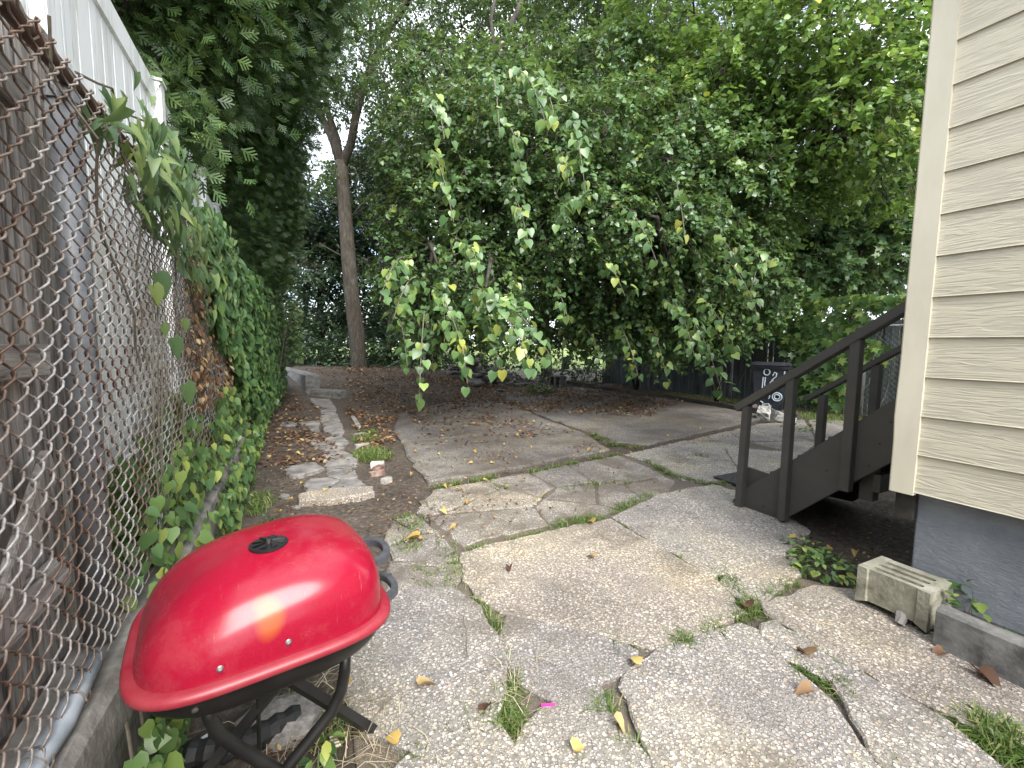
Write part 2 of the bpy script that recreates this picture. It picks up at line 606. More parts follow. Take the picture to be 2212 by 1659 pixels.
SLABS = {
 'tan': [([(1000, 1207), (1090, 1182), (1180, 1160), (1317, 1131), (1400, 1180), (1540, 1263), (1604, 1334), (1500, 1378), (1403, 1409), (1312, 1384), (1200, 1357), (1084, 1332), (1034, 1300), (1010, 1250)], 0.045, (0.0, 0.004)),
         ([(1650, 1322), (1760, 1281), (1850, 1290), (2015, 1388), (2212, 1496), (2300, 1546), (2400, 1659), (2240, 1640), (2105, 1589), (1838, 1451), (1661, 1340)], 0.06, (-0.006, 0))],
 'grey': [([(1326, 1127), (1431, 1076), (1540, 1056), (1610, 1075), (1745, 1158), (1704, 1199), (1540, 1255), (1430, 1190)], 0.05, (0.004, 0)),
          ([(1598, 1237), (1706, 1203), (1722, 1248), (1655, 1300), (1620, 1322), (1560, 1268)], 0.035, (0, 0)),
          ([(1672, 1357), (1790, 1434), (1925, 1513), (2035, 1575), (2130, 1659), (2300, 1800), (1990, 1780), (1893, 1655), (1838, 1538), (1798, 1485), (1692, 1432), (1650, 1385)], 0.045, (0, 0)),
          ([(1372, 1455), (1425, 1418), (1600, 1362), (1640, 1378), (1690, 1446), (1785, 1526), (1880, 1659), (1960, 1790), (1480, 1790), (1412, 1659), (1375, 1560), (1345, 1500)], 0.05, (0.0, 0.0))],
 'dark': [([(1098, 1338), (1200, 1364), (1308, 1390), (1368, 1418), (1352, 1457), (1299, 1475), (1203, 1521), (1139, 1489), (1094, 1432), (1088, 1380)], 0.035, (0, 0)),
          ([(1206, 1532), (1290, 1488), (1302, 1552), (1345, 1600), (1400, 1659), (1470, 1790), (1125, 1790), (1120, 1659), (1140, 1590), (1170, 1552)], 0.035, (0, 0)),
          ([(825, 1300), (900, 1284), (975, 1283), (1032, 1324), (1062, 1380), (1090, 1440), (1082, 1505), (1062, 1560), (975, 1594), (889, 1632), (830, 1600), (780, 1560), (745, 1500), (770, 1400), (800, 1340)], 0.04, (0, 0)),
          ([(1068, 1575), (1100, 1625), (1112, 1659), (1115, 1790), (800, 1790), (880, 1659), (960, 1612)], 0.035, (0, 0))],
}
PV = {}
for key, lst in SLABS.items():
    bm = PV[key] = bmesh.new()
    for poly, h, tl in lst:
        add_slab(bm, gp(poly), .022 + h * .34 + random.uniform(-.004, .004), (tl[0] * .5, tl[1] * .5), grow=0.022, bev=0.007, jit=0.009)
upA = gp([(925, 1046), (1042, 1028), (1144, 1009), (1214, 995), (1319, 975), (1262, 940), (1167, 905), (1120, 880), (1080, 868), (960, 872), (862, 896), (852, 930), (874, 975), (892, 1010)])
upB = gp([(1332, 957), (1401, 962), (1534, 931), (1640, 908), (1640, 897), (1480, 868), (1330, 848), (1245, 836), (1100, 851), (1088, 866), (1130, 880), (1180, 903), (1265, 932)])
for P, h, s in ((upA, 0.035, 3), (upB, 0.022, 8)):
    for Q in fragments(P, 3, 0.006, np.random.default_rng(s)):
        add_slab(PV.setdefault('pad', bmesh.new()), Q, h, jit=0.016, step=0.14, bev=0.02)
zC = gp([(935, 1062), (1042, 1042), (1150, 1024), (1230, 1006), (1335, 987), (1400, 1012), (1458, 1042), (1440, 1064), (1330, 1112), (1180, 1140), (1070, 1165), (1000, 1185), (960, 1150), (900, 1110)])
zD = gp([(1348, 985), (1405, 973), (1540, 941), (1640, 918), (1735, 908), (1765, 960), (1640, 1052), (1545, 1050), (1470, 1040), (1405, 1003)])
zE = gp([(1745, 908), (1860, 912), (1960, 925), (2040, 940), (2040, 1030), (1900, 1010), (1770, 962)])
zF = gp([(845, 1130), (893, 1115), (950, 1155), (985, 1192), (935, 1225), (850, 1215), (830, 1170)])
PV['mid'] = bmesh.new()
for P, n, s, keys in ((zC, 11, 21, ('mid',)), (zD, 6, 4, ('grey', 'grey', 'dark')), (zE, 3, 9, ('grey',)), (zF, 3, 5, ('mid',)), (gp([(840, 1222), (990, 1200), (1008, 1250), (985, 1278), (900, 1280), (828, 1292)]), 2, 6, ('mid', 'mid'))):
    for i, Q in enumerate(fragments(P, n, 0.016, np.random.default_rng(s))):
        add_slab(PV[keys[i % len(keys)]], Q, random.uniform(0.012, 0.026), (random.uniform(-.012, .012), random.uniform(-.012, .012)), jit=0.009)
M_GRIT = slab_mat('joint_grit', (0.24, 0.21, 0.175), (0.26, 0.20, 0.14), (0.08, 0.07, 0.06), 120, dirt=.40)
PV['grit'] = bmesh.new()
add_slab(PV['grit'], gp([(905, 1085), (1040, 1042), (1240, 1004), (1400, 975), (1640, 925), (1950, 925), (2040, 1030), (1760, 985), (1620, 1062), (1748, 1155), (1722, 1250), (1850, 1283), (2015, 1380), (2290, 1535), (2290, 1900), (790, 1900), (770, 1640), (745, 1500), (790, 1330), (840, 1215), (950, 1180)]), 0.010, jit=.02, step=.1, bev=.004)
for key, mt in (('grit', M_GRIT), ('tan', M_SLABT), ('grey', M_SLAB), ('dark', M_SLABD), ('pad', M_PAD), ('mid', M_MID)):
    bm = PV[key]
    bmesh.ops.recalc_face_normals(bm, faces=list(bm.faces))
    me = bpy.data.meshes.new('pavement')
    bm.to_mesh(me); bm.free()
    me.materials.append(mt)
    tag(put(bpy.data.objects.new('pavement', me)), kind='structure')

# broken stone path along the left side
pb = bmesh.new()
def zp(x, y):                                             # from a close view of the path
    return (540 + x * 0.19534, 828 + y * 0.19534)
PATH = [[(660, 185), (890, 190), (960, 300), (840, 290), (700, 240)], [(700, 250), (790, 290), (950, 305), (800, 308)],
        [(785, 320), (940, 320), (975, 380), (1000, 445), (880, 450), (775, 430)], [(810, 455), (1000, 450), (1045, 530), (1020, 590), (900, 575), (815, 540)],
        [(800, 600), (930, 590), (1040, 600), (1100, 665), (1060, 700), (940, 685), (830, 655)], [(645, 632), (780, 620), (820, 660), (930, 700), (1050, 715), (960, 760), (800, 745), (715, 715)],
        [(790, 768), (1060, 760), (1130, 800), (1200, 840), (1195, 890), (1120, 945), (840, 945), (830, 830)],
        [(840, 960), (1120, 950), (1190, 1030), (1190, 1060), (1000, 1075), (860, 1040)], [(380, 980), (440, 940), (700, 895), (825, 965), (700, 1010), (540, 1050), (430, 1045)],
        [(590, 1120), (660, 1070), (860, 1055), (1000, 1085), (860, 1170), (820, 1230), (660, 1240)], [(880, 1180), (1010, 1090), (1200, 1080), (1330, 1180), (1100, 1195)],
        [(305, 450), (380, 430), (540, 440), (500, 475), (400, 480)], [(640, 490), (760, 480), (775, 560), (700, 550)], [(540, 450), (770, 430), (780, 460), (560, 470)]]
for q in PATH:
    add_slab(pb, gp([zp(*p) for p in q]), random.uniform(0.015, 0.04), (random.uniform(-.02, .02), random.uniform(-.02, .02)), jit=0.012, step=0.05)
bmesh.ops.recalc_face_normals(pb, faces=list(pb.faces))
me = bpy.data.meshes.new('path'); pb.to_mesh(me); pb.free(); me.materials.append(M_FLAG)
tag(put(bpy.data.objects.new('path', me)), kind='structure')
pb = bmesh.new()
add_slab(pb, gp([zp(*p) for p in [(540, 1275), (680, 1245), (1020, 1200), (1360, 1188), (1380, 1250), (1200, 1290), (960, 1335), (700, 1350), (545, 1355)]]), 0.05, jit=0.008)
bmesh.ops.recalc_face_normals(pb, faces=list(pb.faces))
me = bpy.data.meshes.new('doorstep_slab'); pb.to_mesh(me); pb.free(); me.materials.append(M_SLABT)
tag(put(bpy.data.objects.new('stone_step', me)), 'long pebbly tan step slab across the near end of the flagstone path', 'step slab')

# ------------------------------------------------------------------ low kerb walls
def kerb_wall():
    b = MB()
    ys = np.arange(-1.5, 12.9, 0.22)
    prof = []
    rows = []
    for y in ys:
        w1 = random.uniform(-0.012, 0.012); w2 = random.uniform(-0.015, 0.015)
        rows.append([b.bm.verts.new(p) for p in ((-0.64, y, -0.1), (-0.44 + w1, y, -0.1), (-0.455 + w1, y, 0.30 + w2), (-0.475 + w1, y, 0.40 + w2), (-0.50, y, 0.425 + w2), (-0.64, y, 0.44))])
    for a, c in zip(rows, rows[1:]):
        for i in range(5):
            b.bm.faces.new((a[i], a[i + 1], c[i + 1], c[i]))
    for r_ in (rows[0], rows[-1]):
        b.bm.faces.new(r_)
    o = b.build('kerb_wall', simple('dirty_kerb', (.085, .078, .068), (.26, .245, .22), 5, .92, .7, bdist=.01))
    return tag(o, 'long low weathered concrete kerb wall under the left chain link fence', 'kerb wall')
kerb_wall()
b = MB()
pts = [(8.62, 5.0), (8.62, 13.0)]
for k in range(5):
    y0, y1 = 5.05 + k * 1.6, 5.05 + k * 1.6 + 1.585
    b.box((8.66 + random.uniform(-.015, .015), y0, -0.05), (8.8, y1, 0.12 + random.uniform(-.015, .01)), jit=0.006)
o = b.build('timber_edging', simple('old_timber', (0.035, 0.03, 0.026), (0.10, 0.085, 0.07), 7, 0.9, 0.5, stretch=(1, .2, 1)), bevel=0.01)
tag(o, 'dark rotten timber edging dividing the far patio from the weedy strip', 'edging')

# kerb of the bed against the house
b = MB()
P0, P1 = np.array([2.59, .838, .22]), np.array([2.588, .50, .22])
dirk = P1 - P0; dirk[2] = 0
P1 = P0 + dirk * 12
dirn = dirk / np.linalg.norm(dirk)
sidek = np.array([-dirn[1], dirn[0], 0])
if sidek[0] < 0: sidek = -sidek
n = 50
rows = []
for k in range(n + 1):
    c = P0 + (P1 - P0) * k / n
    j = random.uniform(-.004, .004)
    rows.append([b.bm.verts.new(tuple(c + sidek * s_ + np.array([0, 0, z_ - 0.22]))) for s_, z_ in ((-0.002 + j, -0.05), (0.0 + j, 0.208), (0.012, 0.22 + j), (0.068, 0.223 + j), (0.08, 0.21), (0.08, -0.05))])
for a, c in zip(rows, rows[1:]):
    for i in range(5): b.bm.faces.new((a[i], a[i + 1], c[i + 1], c[i]))
for r_ in (rows[0], rows[-1]): b.bm.faces.new(r_)
M_KERB = simple('dark_cast_concrete', (0.07, 0.069, 0.066), (0.22, 0.215, 0.205), 9, 0.9, 0.7)
tag(b.build('garden_kerb', M_KERB), 'dark concrete garden kerb running from the slotted block along the house', 'kerb')
b = MB()
b.box((2.665, -4, -0.05), (3.0, 0.84, 0.12), jit=0.0)
tag(b.build('bed_soil', simple('bed_earth', (0.03, 0.024, 0.02), (0.09, 0.075, 0.06), 30, 0.95, 0.8, bdist=0.02)), kind='structure')

# ================================================================== HOUSE
HX, HY = 2.85, 1.13
M_SIDE, t, bs = new_mat('cream_siding')
v = coords(t, (1, 0.09, 1))
wv = nd(t, 'ShaderNodeTexNoise', Scale=34, Detail=4, Roughness=0.55, Distortion=0.9)
t.links.new(v, wv.inputs['Vector'])
gr_ = ramp(t, [(0.40, g(0)), (0.47, g(0.8)), (0.50, g(1)), (0.54, g(0.8)), (0.62, g(0.1))], wv.outputs['Fac'])
blot = noise(t, coords(t, (1, .5, 1)), 2.5, 6)
colr = ramp(t, [(0.3, (0.54, 0.50, 0.38)), (0.7, (0.62, 0.575, 0.45))], blot.outputs['Fac'])
cc = mixc(t, mixc(t, colr.outputs['Color'], (0.43, 0.40, 0.33), 0.55), colr.outputs['Color'], gr_.outputs['Color'])
t.links.new(cc, bs.inputs['Base Color'])
bs.inputs['Roughness'].default_value = 0.55
bump(t, bs, gr_.outputs['Color'], 0.55, 0.003)
M_TRIM = simple('cream_trim', (0.58, 0.545, 0.43), (0.68, 0.635, 0.51), 5, 0.5, 0.12, stretch=(1, 1, .3))
M_FND, t, bs = new_mat('slate_parging')
v = coords(t, (1, 1, 1))
n1 = noise(t, v, 5, 8, 0.7); n2 = noise(t, coords(t, (1, .6, 1.6)), 28, 8, 0.75)
c1 = ramp(t, [(0.3, (0.165, 0.18, 0.205)), (0.7, (0.27, 0.29, 0.32))], n1.outputs['Fac'])
t.links.new(c1.outputs['Color'], bs.inputs['Base Color'])
bs.inputs['Roughness'].default_value = 0.7
bump(t, bs, n2.outputs['Fac'], 0.8, 0.02)
house = thing('house', 'cream clapboard house with wood grain siding on a slate grey foundation', 'house', (HX, HY, 0))
YB = -9.0
XR = 8.4
b = MB()
ex = 0.1985
z0 = 0.66
k = 0
while z0 + k * ex < 3.6:  # walls stop low above the view, shaped to let more sky light in
    zb, zt = z0 + k * ex, z0 + (k + 1) * ex
    # side wall board (faces -x)
    b.prism([(HX - 0.013, HY - 0.075, zb), (HX - 0.010, HY - 0.075, zb + 0.004), (HX + 0.001, HY - 0.075, zt + 0.012), (HX + 0.02, HY - 0.075, zt + 0.012), (HX + 0.02, HY - 0.075, zb)], (0, YB - HY, 0))
    # rear wall board (faces +y)
    b.prism([(HX + 0.075, HY + 0.013, zb), (HX + 0.075, HY + 0.010, zb + 0.004), (HX + 0.075, HY - 0.001, zt + 0.012), (HX + 0.075, HY - 0.02, zt + 0.012), (HX + 0.075, HY - 0.02, zb)], (XR - HX, 0, 0))
    k += 1
b.build('siding', M_SIDE, house)
b = MB()
zt = 3.7
zs = np.linspace(0.645, zt, 24)
rows = []
for z in zs:                                               # slightly buckled vinyl corner post
    j = 0.006 * math.sin(z * 2.3) + (0.012 * math.exp(-((z - 1.15) / 0.08) ** 2))
    j2 = 0.010 * math.exp(-((z - 1.10) / 0.07) ** 2)
    rows.append([b.bm.verts.new(p) for p in ((HX - 0.020, HY - 0.082, z), (HX - 0.022, HY + 0.015 + j2, z), (HX - 0.016, HY + 0.022 + j2, z), (HX + 0.08, HY + 0.022, z), (HX + 0.08, HY - 0.01, z), (HX + 0.015, HY - 0.082, z))])
for a, c in zip(rows, rows[1:]):
    for i in range(6): b.bm.faces.new((a[i], a[(i + 1) % 6], c[(i + 1) % 6], c[i]))
b.bm.faces.new(rows[0]); b.bm.faces.new(rows[-1])
b.build('corner_trim', M_TRIM, house)
b = MB()
b.box((HX + 0.06, YB, -0.2), (HX + 0.3, HY - 0.072, 0.652))
b.box((HX + 0.3, HY - 0.35, -0.2), (XR, HY - 0.14, 0.652))
b.build('foundation', M_FND, house, bevel=0.008)
b = MB()
b.box((HX + 0.022, HY - 0.07, 0.50), (HX + 0.14, HY + 0.005, 0.643), jit=0.004)
b.build('sill', simple('black_sill', (0.012, 0.011, 0.010), (0.04, 0.035, 0.03), 12, 0.8, 0.4), house)
b = MB()
b.prism([(HX - 0.25, HY + 0.25, 3.55), (HX - 0.25, HY + 0.25, 3.68), ((HX + XR) / 2, HY + 0.25, 5.4), (XR + 0.35, HY + 0.25, 3.68), (XR + 0.35, HY + 0.25, 3.55)], (0, YB - HY - 0.7, 0))  # unseen roof, kept low so more sky light reaches the left fence
b.build('unseen_roof', simple('unseen_roof_shingle', (0.05, 0.048, 0.045), (0.10, 0.095, 0.09), 20, 0.9, 0.4), house)

# ------------------------------------------------------------------ rear staircase
M_DARK = simple('charcoal_paint', (0.060, 0.057, 0.053), (0.074, 0.070, 0.065), 6, 0.62, 0.12, stretch=(1, .4, 1))
st = thing('staircase', 'charcoal painted wooden stairs with handrails behind the house corner', 'stairs', (3.9, 1.8, 0))
X0, X1 = 3.40, 4.45
def stringer(x):
    b = MB()
    b.prism([(x, 2.485, 0.05), (x, 2.405, 0.17), (x, HY + 0.03, 1.285), (x, HY + 0.03, 0.885), (x, 2.05, 0.035), (x, 2.25, 0.02)], (0.04, 0, 0))
    return b.build('stringer', M_DARK, st, bevel=0.003)
stringer(X0); stringer(X1 - 0.04)
b = MB()
b.prism([(X0 + 0.045, 2.40, 0.04), (X0 + 0.045, 2.40, 0.375), (X0 + 0.045, 2.19, 0.365), (X0 + 0.045, 2.10, 0.10)], (0.02, 0, 0))
b.build('side_panel', M_DARK, st, bevel=0.002)
slope = (1.285 - 0.17) / (2.405 - HY - 0.03)
for k in range(6):
    zt = 0.20 + k * 0.185
    yf = 2.40 - k * 0.185 / slope
    b = MB(); b.box((X0 + 0.068, yf - 0.26, zt - 0.035), (X1 - 0.045, yf + 0.015, zt))
    b.build('tread', M_DARK, st, bevel=0.004)
    b = MB(); b.box((X0 + 0.07, yf - 0.022, max(0.02, zt - 0.185)), (X1 - 0.047, yf - 0.003, zt - 0.037))
    b.build('riser', M_DARK, st)
def post(x, y, za, zb, wd=0.055, lean=0.0):
    b = MB()
    h = wd / 2
    b.prism([(x - h, y - h, za), (x + h, y - h, za), (x + h, y + h, za), (x - h, y + h, za)], (0, lean, zb - za))
    return b.build('post', M_DARK, st, bevel=0.003)
post(X0 - 0.030, 2.39, 0.02, 0.91, 0.058, -0.02)
post(X0 - 0.030, 2.02, 0.06, 1.17, 0.058)
post(X0 - 0.030, 1.61, 0.42, 1.455, 0.062)
post(X1 - 0.075, 2.33, 0.30, 0.96, 0.062); post(X1 - 0.075, 1.93, 0.60, 1.26, 0.062); post(X1 - 0.075, 1.5, 0.9, 1.55, 0.062)
def rail(x, y0, z0, y1, z1, w=0.045, h=0.035):
    b = MB()
    d = Vector((0, y1 - y0, z1 - z0)).normalized()
    up = Vector((0, -d.z, d.y))
    if up.z < 0: up = -up
    p = [Vector((x + s_ * w, y0, z0)) + up * q * h for s_, q in ((-1, -1), (1, -1), (1, 1), (-1, 1))]
    b.prism(p, (0, y1 - y0, z1 - z0))
    return b.build('handrail', M_DARK, st, bevel=0.004)
rail(X0 - 0.025, 2.46, 0.875, 1.16, 1.79, 0.042, 0.030)
rail(X1 - 0.08, 2.47, 0.905, 1.16, 1.83, 0.038, 0.022)
b = MB(); b.box((X0 + 0.08, 1.50, 0.36), (X0 + 0.16, 1.58, 0.58)); b.box((X0 + 0.05, 1.45, 0.44), (X1 - 0.05, 1.49, 0.56))
b.build('support_bracket', M_DARK, st)
for (y, z) in ((2.02, .12), (1.75, .52), (1.61, .5), (1.45, .78), (1.40, .93), (1.5, .62), (2.2, .1), (1.35, .75)):
    b = MB(); b.disc((X0 - 0.0005, y, z), (-1, 0, 0), 0.006, 0.003, 8)
    b.build('screw', simple('screw_black', (.01, .01, .01), (.02, .02, .02)), st)
b = MB()
mp_ = [ground(*p) for p in ((1540, 1037), (1598, 1026), (1660, 1040), (1606, 1060))]
b.prism([(p[0], p[1], 0.028) for p in mp_], (0, 0, 0.014))
tag(b.build('door_mat', simple('rubber_mat', (0.02, 0.02, 0.022), (0.05, 0.05, 0.055), 30, 0.8, 0.6), bevel=0.003), 'flat black rubber mat lying at the foot of the wooden stairs', 'mat')

# ================================================================== CHARCOAL GRILL
ga = 0.162
GE1, GE2, GG = np.array([math.cos(ga), math.sin(ga), 0]), np.array([-math.sin(ga), math.cos(ga), 0]), np.array([-0.092, 1.448, 0.0])
def GL(x, y, z):
    return GG + GE1 * x + GE2 * y + np.array([0, 0, z])
M_RED, t, bs = new_mat('red_enamel')
v = coords(t)
dn = noise(t, v, 3, 9, 0.7); fl = noise(t, v, 420, 2, 0.6); scr = noise(t, coords(t, (40, 3, 3)), 6, 5)
basec = ramp(t, [(0.3, (0.235, 0.004, 0.019)), (0.7, (0.31, 0.008, 0.030))], fl.outputs['Fac'])
dust = ramp(t, [(0.5, g(0)), (0.75, g(0.22))], dn.outputs['Fac'])
c = mixc(t, basec.outputs['Color'], (0.42, 0.20, 0.17), dust.outputs['Color'])
sc2 = ramp(t, [(0.66, g(0)), (0.72, g(0.22))], scr.outputs['Fac'])
c = mixc(t, c, (0.62, 0.25, 0.25), sc2.outputs['Color'])
ORANGE_MAP = nd(t, 'ShaderNodeMapping', vector_type='TEXTURE')
t.links.new(t.nodes.new('ShaderNodeTexCoord').outputs['Object'], ORANGE_MAP.inputs['Vector'])
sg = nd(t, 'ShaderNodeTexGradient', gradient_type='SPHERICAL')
t.links.new(ORANGE_MAP.outputs['Vector'], sg.inputs['Vector'])
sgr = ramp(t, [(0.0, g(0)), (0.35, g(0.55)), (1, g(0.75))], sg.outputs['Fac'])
c = mixc(t, c, (0.42, 0.12, 0.012), sgr.outputs['Color'])       # soft orange ellipse mixed into the red
t.links.new(c, bs.inputs['Base Color'])
rr = ramp(t, [(0.3, g(0.15)), (0.7, g(0.34))], dn.outputs['Fac'])
t.links.new(rr.outputs['Color'], bs.inputs['Roughness'])
bs.inputs['Coat Weight'].default_value = 0.08
bs.inputs['Specular IOR Level'].default_value = 0.35
bs.inputs['Coat Roughness'].default_value = 0.12
M_LIP = simple('faded_red_lip', (0.235, 0.008, 0.024), (0.27, 0.035, 0.045), 9, 0.4, 0.1)
M_BLK = simple('black_enamel', (0.006, 0.006, 0.006), (0.016, 0.015, 0.014), 10, 0.42, 0.05)
M_HND = simple('grey_handle_plastic', (0.045, 0.049, 0.057), (0.07, 0.075, 0.085), 40, 0.5, 0.15)
M_STEEL = simple('zinc_bolt', (0.16, 0.155, 0.15), (0.28, 0.27, 0.26), 20, 0.4, 0.1, metal=0.8)
grill = thing('charcoal_grill', 'glossy red lidded charcoal grill on black crossed legs beside the chain link fence', 'grill', tuple(GG))
RIM = 0.60
def sup(th, n):
    c, s_ = math.cos(th), math.sin(th)
    r = (abs(c) ** n + abs(s_) ** n) ** (-1 / n)
    return c * r, s_ * r
def lid_surf(th, zz, A, B, H, pl, pr):
    p = (pl + pr) / 2 + (pr - pl) / 2 * math.cos(th)
    sc_ = max(0.0, 1 - zz ** p) ** (1 / p)
    n = 4.0 + (2.8 - 4.0) * zz ** 2
    ux, uy = sup(th, n)
    return ux * A * sc_, uy * B * sc_, zz * H
def shell(levels, A, B, H, pl, pr, zb, flip=1, NT=72, cap=True):
    b = MB()
    rings = []
    for zz in levels:
        rings.append([b.bm.verts.new(GL(*(lambda q: (q[0], q[1], zb + flip * q[2]))(lid_surf(2 * math.pi * k / NT, zz, A, B, H, pl, pr)))) for k in range(NT)])
    for a, c_ in zip(rings, rings[1:]):
        for k in range(NT): b.bm.faces.new((a[k], a[(k + 1) % NT], c_[(k + 1) % NT], c_[k]))
    if cap: b.bm.faces.new(rings[-1])
    return b, rings
PL, PRR = 1.75, 3.6
LV = [0, .06, .14, .24, .35, .46, .57, .67, .76, .83, .885, .925, .955, .975, .988, .996, .9993]
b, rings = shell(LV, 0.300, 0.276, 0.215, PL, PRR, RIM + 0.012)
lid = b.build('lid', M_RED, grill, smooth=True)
ORANGE_MAP.inputs['Location'].default_value = tuple(GL(-.035, -.243, RIM + .112))
ORANGE_MAP.inputs['Rotation'].default_value = (0.95, R(-52), ga)
ORANGE_MAP.inputs['Scale'].default_value = (.062, .06, .024)
def lip(A0, prof, name, mat, par):
    """closed profile [(outward, z)] swept around the superellipse footprint"""
    b = MB()
    NT = 96
    rings = []
    for k in range(NT):
        ux, uy = sup(2 * math.pi * k / NT, 4.0)
        rings.append([b.bm.verts.new(GL(ux * (A0[0] + o), uy * (A0[1] + o), z)) for o, z in prof])
    m = len(prof)
    for k in range(NT):
        a, c_ = rings[k], rings[(k + 1) % NT]
        for i in range(m): b.bm.faces.new((a[i], c_[i], c_[(i + 1) % m], a[(i + 1) % m]))
    return b.build(name, mat, par, smooth=True)
lip((0.300, 0.276), [(-0.012, RIM + 0.014), (0.004, RIM + 0.013), (0.012, RIM + 0.012), (0.020, RIM + 0.009), (0.024, RIM + 0.002), (0.024, RIM - 0.008), (0.019, RIM - 0.013), (0.017, RIM - 0.002), (0.012, RIM + 0.004), (-0.012, RIM + 0.006)], 'lid_lip', M_LIP, lid)
LVB = [0, .12, .25, .38, .5, .62, .72, .81, .88, .93, .965, .985, .996]
b, _ = shell(LVB, 0.304, 0.280, 0.155, 2.3, 2.3, RIM - 0.003, -1)
bowl = b.build('bowl', M_BLK, grill, smooth=True)
# top vent
vc = (0.004, -0.063)
vz = RIM + 0.012 + 0.215 * 0.993
b = MB(); b.disc(GL(vc[0], vc[1], vz - 0.004), (0, 0, 1), 0.050, 0.0075, 32)
vent = b.build('vent', simple('vent_black', (0.007, 0.007, 0.008), (0.016, 0.016, 0.017), 30, 0.6, 0.1), lid, bevel=0.001)
b = MB()
for k in range(8):
    a0 = k * math.pi / 4 + 0.2
    q = [(0.010, a0), (0.043, a0 - 0.10), (0.043, a0 + 0.30), (0.010, a0 + 0.25)]
    pp = [GL(vc[0] + r_ * math.cos(a_), vc[1] + r_ * math.sin(a_), vz + 0.0045 + (0.005 if i in (2, 3) else 0.0)) for i, (r_, a_) in enumerate(q)]
    b.prism(pp, (0, 0, 0.0012))
b.build('vent_blades', MATS['vent_black'], vent)
b = MB(); b.disc(GL(vc[0], vc[1], vz + 0.0035), (0, 0, 1), 0.006, 0.009, 12)
b.build('rivet', M_STEEL, vent)
def ring_prism(out, inn, off):
    b = MB()
    n = len(out)
    o0 = [b.bm.verts.new(p) for p in out]; i0 = [b.bm.verts.new(p) for p in inn]
    o1 = [b.bm.verts.new(p + np.array(off)) for p in out]; i1 = [b.bm.verts.new(p + np.array(off)) for p in inn]
    for k in range(n - 1):
        b.bm.faces.new((o0[k], o0[k + 1], i0[k + 1], i0[k])); b.bm.faces.new((o1[k], i1[k], i1[k + 1], o1[k + 1]))
        b.bm.faces.new((o0[k], o1[k], o1[k + 1], o0[k + 1])); b.bm.faces.new((i0[k], i0[k + 1], i1[k + 1], i1[k]))
    b.bm.faces.new((o0[0], i0[0], i1[0], o1[0])); b.bm.faces.new((o0[-1], o1[-1], i1[-1], i0[-1]))
    return b
def dhandle(xb, depth, half, zc, par, tilt=0.0, yc=0.0):
    out, inn = [], []
    n = 18
    for k in range(n + 1):
        th = -math.pi / 2 + math.pi * k / n
        c_, s_ = math.cos(th), math.sin(th)
        rx = (abs(c_) ** 2.6 + abs(s_) ** 2.6) ** (-1 / 2.6)
        out.append(GL(xb + depth * c_ * rx, yc + half * s_ * rx, zc + tilt * depth * c_))
        inn.append(GL(xb + (depth - 0.022) * c_ * rx, yc + (half - 0.022) * s_ * rx, zc + tilt * depth * c_))
    return ring_prism(out, inn, (0, 0, 0.024)).build('handle', M_HND, par, bevel=0.002)
dhandle(0.272, 0.102, 0.100, 0.668, lid, 0.12, .013)
dhandle(0.29, 0.098, 0.098, 0.560, bowl, 0.0, -.02)
def bolt(x, zz, par, B=0.276, zb=RIM + 0.012, H=0.215, flip=1):
    best = min((abs(lid_surf(th, zz, 0.3, B, H, PL if flip > 0 else 2.3, PRR if flip > 0 else 2.3)[0] - x), th) for th in np.linspace(-math.pi * .95, -math.pi * .05, 400))
    th = best[1]
    P = lid_surf(th, zz, 0.3, B, H, PL if flip > 0 else 2.3, PRR if flip > 0 else 2.3)
    p = GL(P[0], P[1], zb + flip * P[2])
    nrm_ = -GE2 * 0.93 + np.array([0, 0, 0.36 * flip])
    b = MB()
    b.tube([p - nrm_ * 0.003, p + nrm_ * 0.003, p + nrm_ * 0.0045], [0.0072, 0.0072, 0.004], 14)
    b.build('bolt', M_STEEL, par)
bolt(0.016, 0.17, lid); bolt(-0.128, 0.13, lid)
bolt(-0.178, 0.26, bowl, 0.280, RIM - 0.003, 0.155, -1)
def sq_leg(pts, r=0.0165):
    b = MB(); b.tube([GL(p[0], p[1] - .048, p[2]) for p in pts], r, 4 if len(pts) < 5 else 10)
    o = b.build('leg', M_BLK, grill, smooth=len(pts) >= 5)
    return o
sq_leg([(-.158, -.123, .50), (-.153, -.122, .45), (-.135, -.12, .395), (-.095, -.12, .335), (-.023, -.12, .238), (.07, -.12, .115), (.155, -.12, 0)])
sq_leg([(.178, -.125, .50), (.176, -.122, .43), (.165, -.122, .375), (.137, -.122, .321), (.085, -.122, .275), (.015, -.122, .215), (-.20, -.122, 0)])
sq_leg([(-.05, .055, .47), (.325, .055, .012)], 0.02)
sq_leg([(.19, .09, .47), (-.30, .09, .012)], 0.02)
b = MB(); b.tube([GL(-.03, .03, .46), GL(-.035, .04, .05)], 0.006, 8)
b.build('brace_rod', M_BLK, grill)
b = MB(); b.tube([GL(.315, .03, .565), GL(.37, .035, .572), GL(.395, .03, .570)], [.006, .007, .005], 8)
b.build('latch', M_BLK, bowl)
b = MB(); b.box((-0.02, -0.03, -0.002), (0.03, 0.03, 0.002))
o = b.build('hinge_tab', M_RED, bowl)
o.matrix_world = Matrix.Translation(Vector(GL(.315, .05, .60))) @ Matrix.Rotation(ga, 4, 'Z')

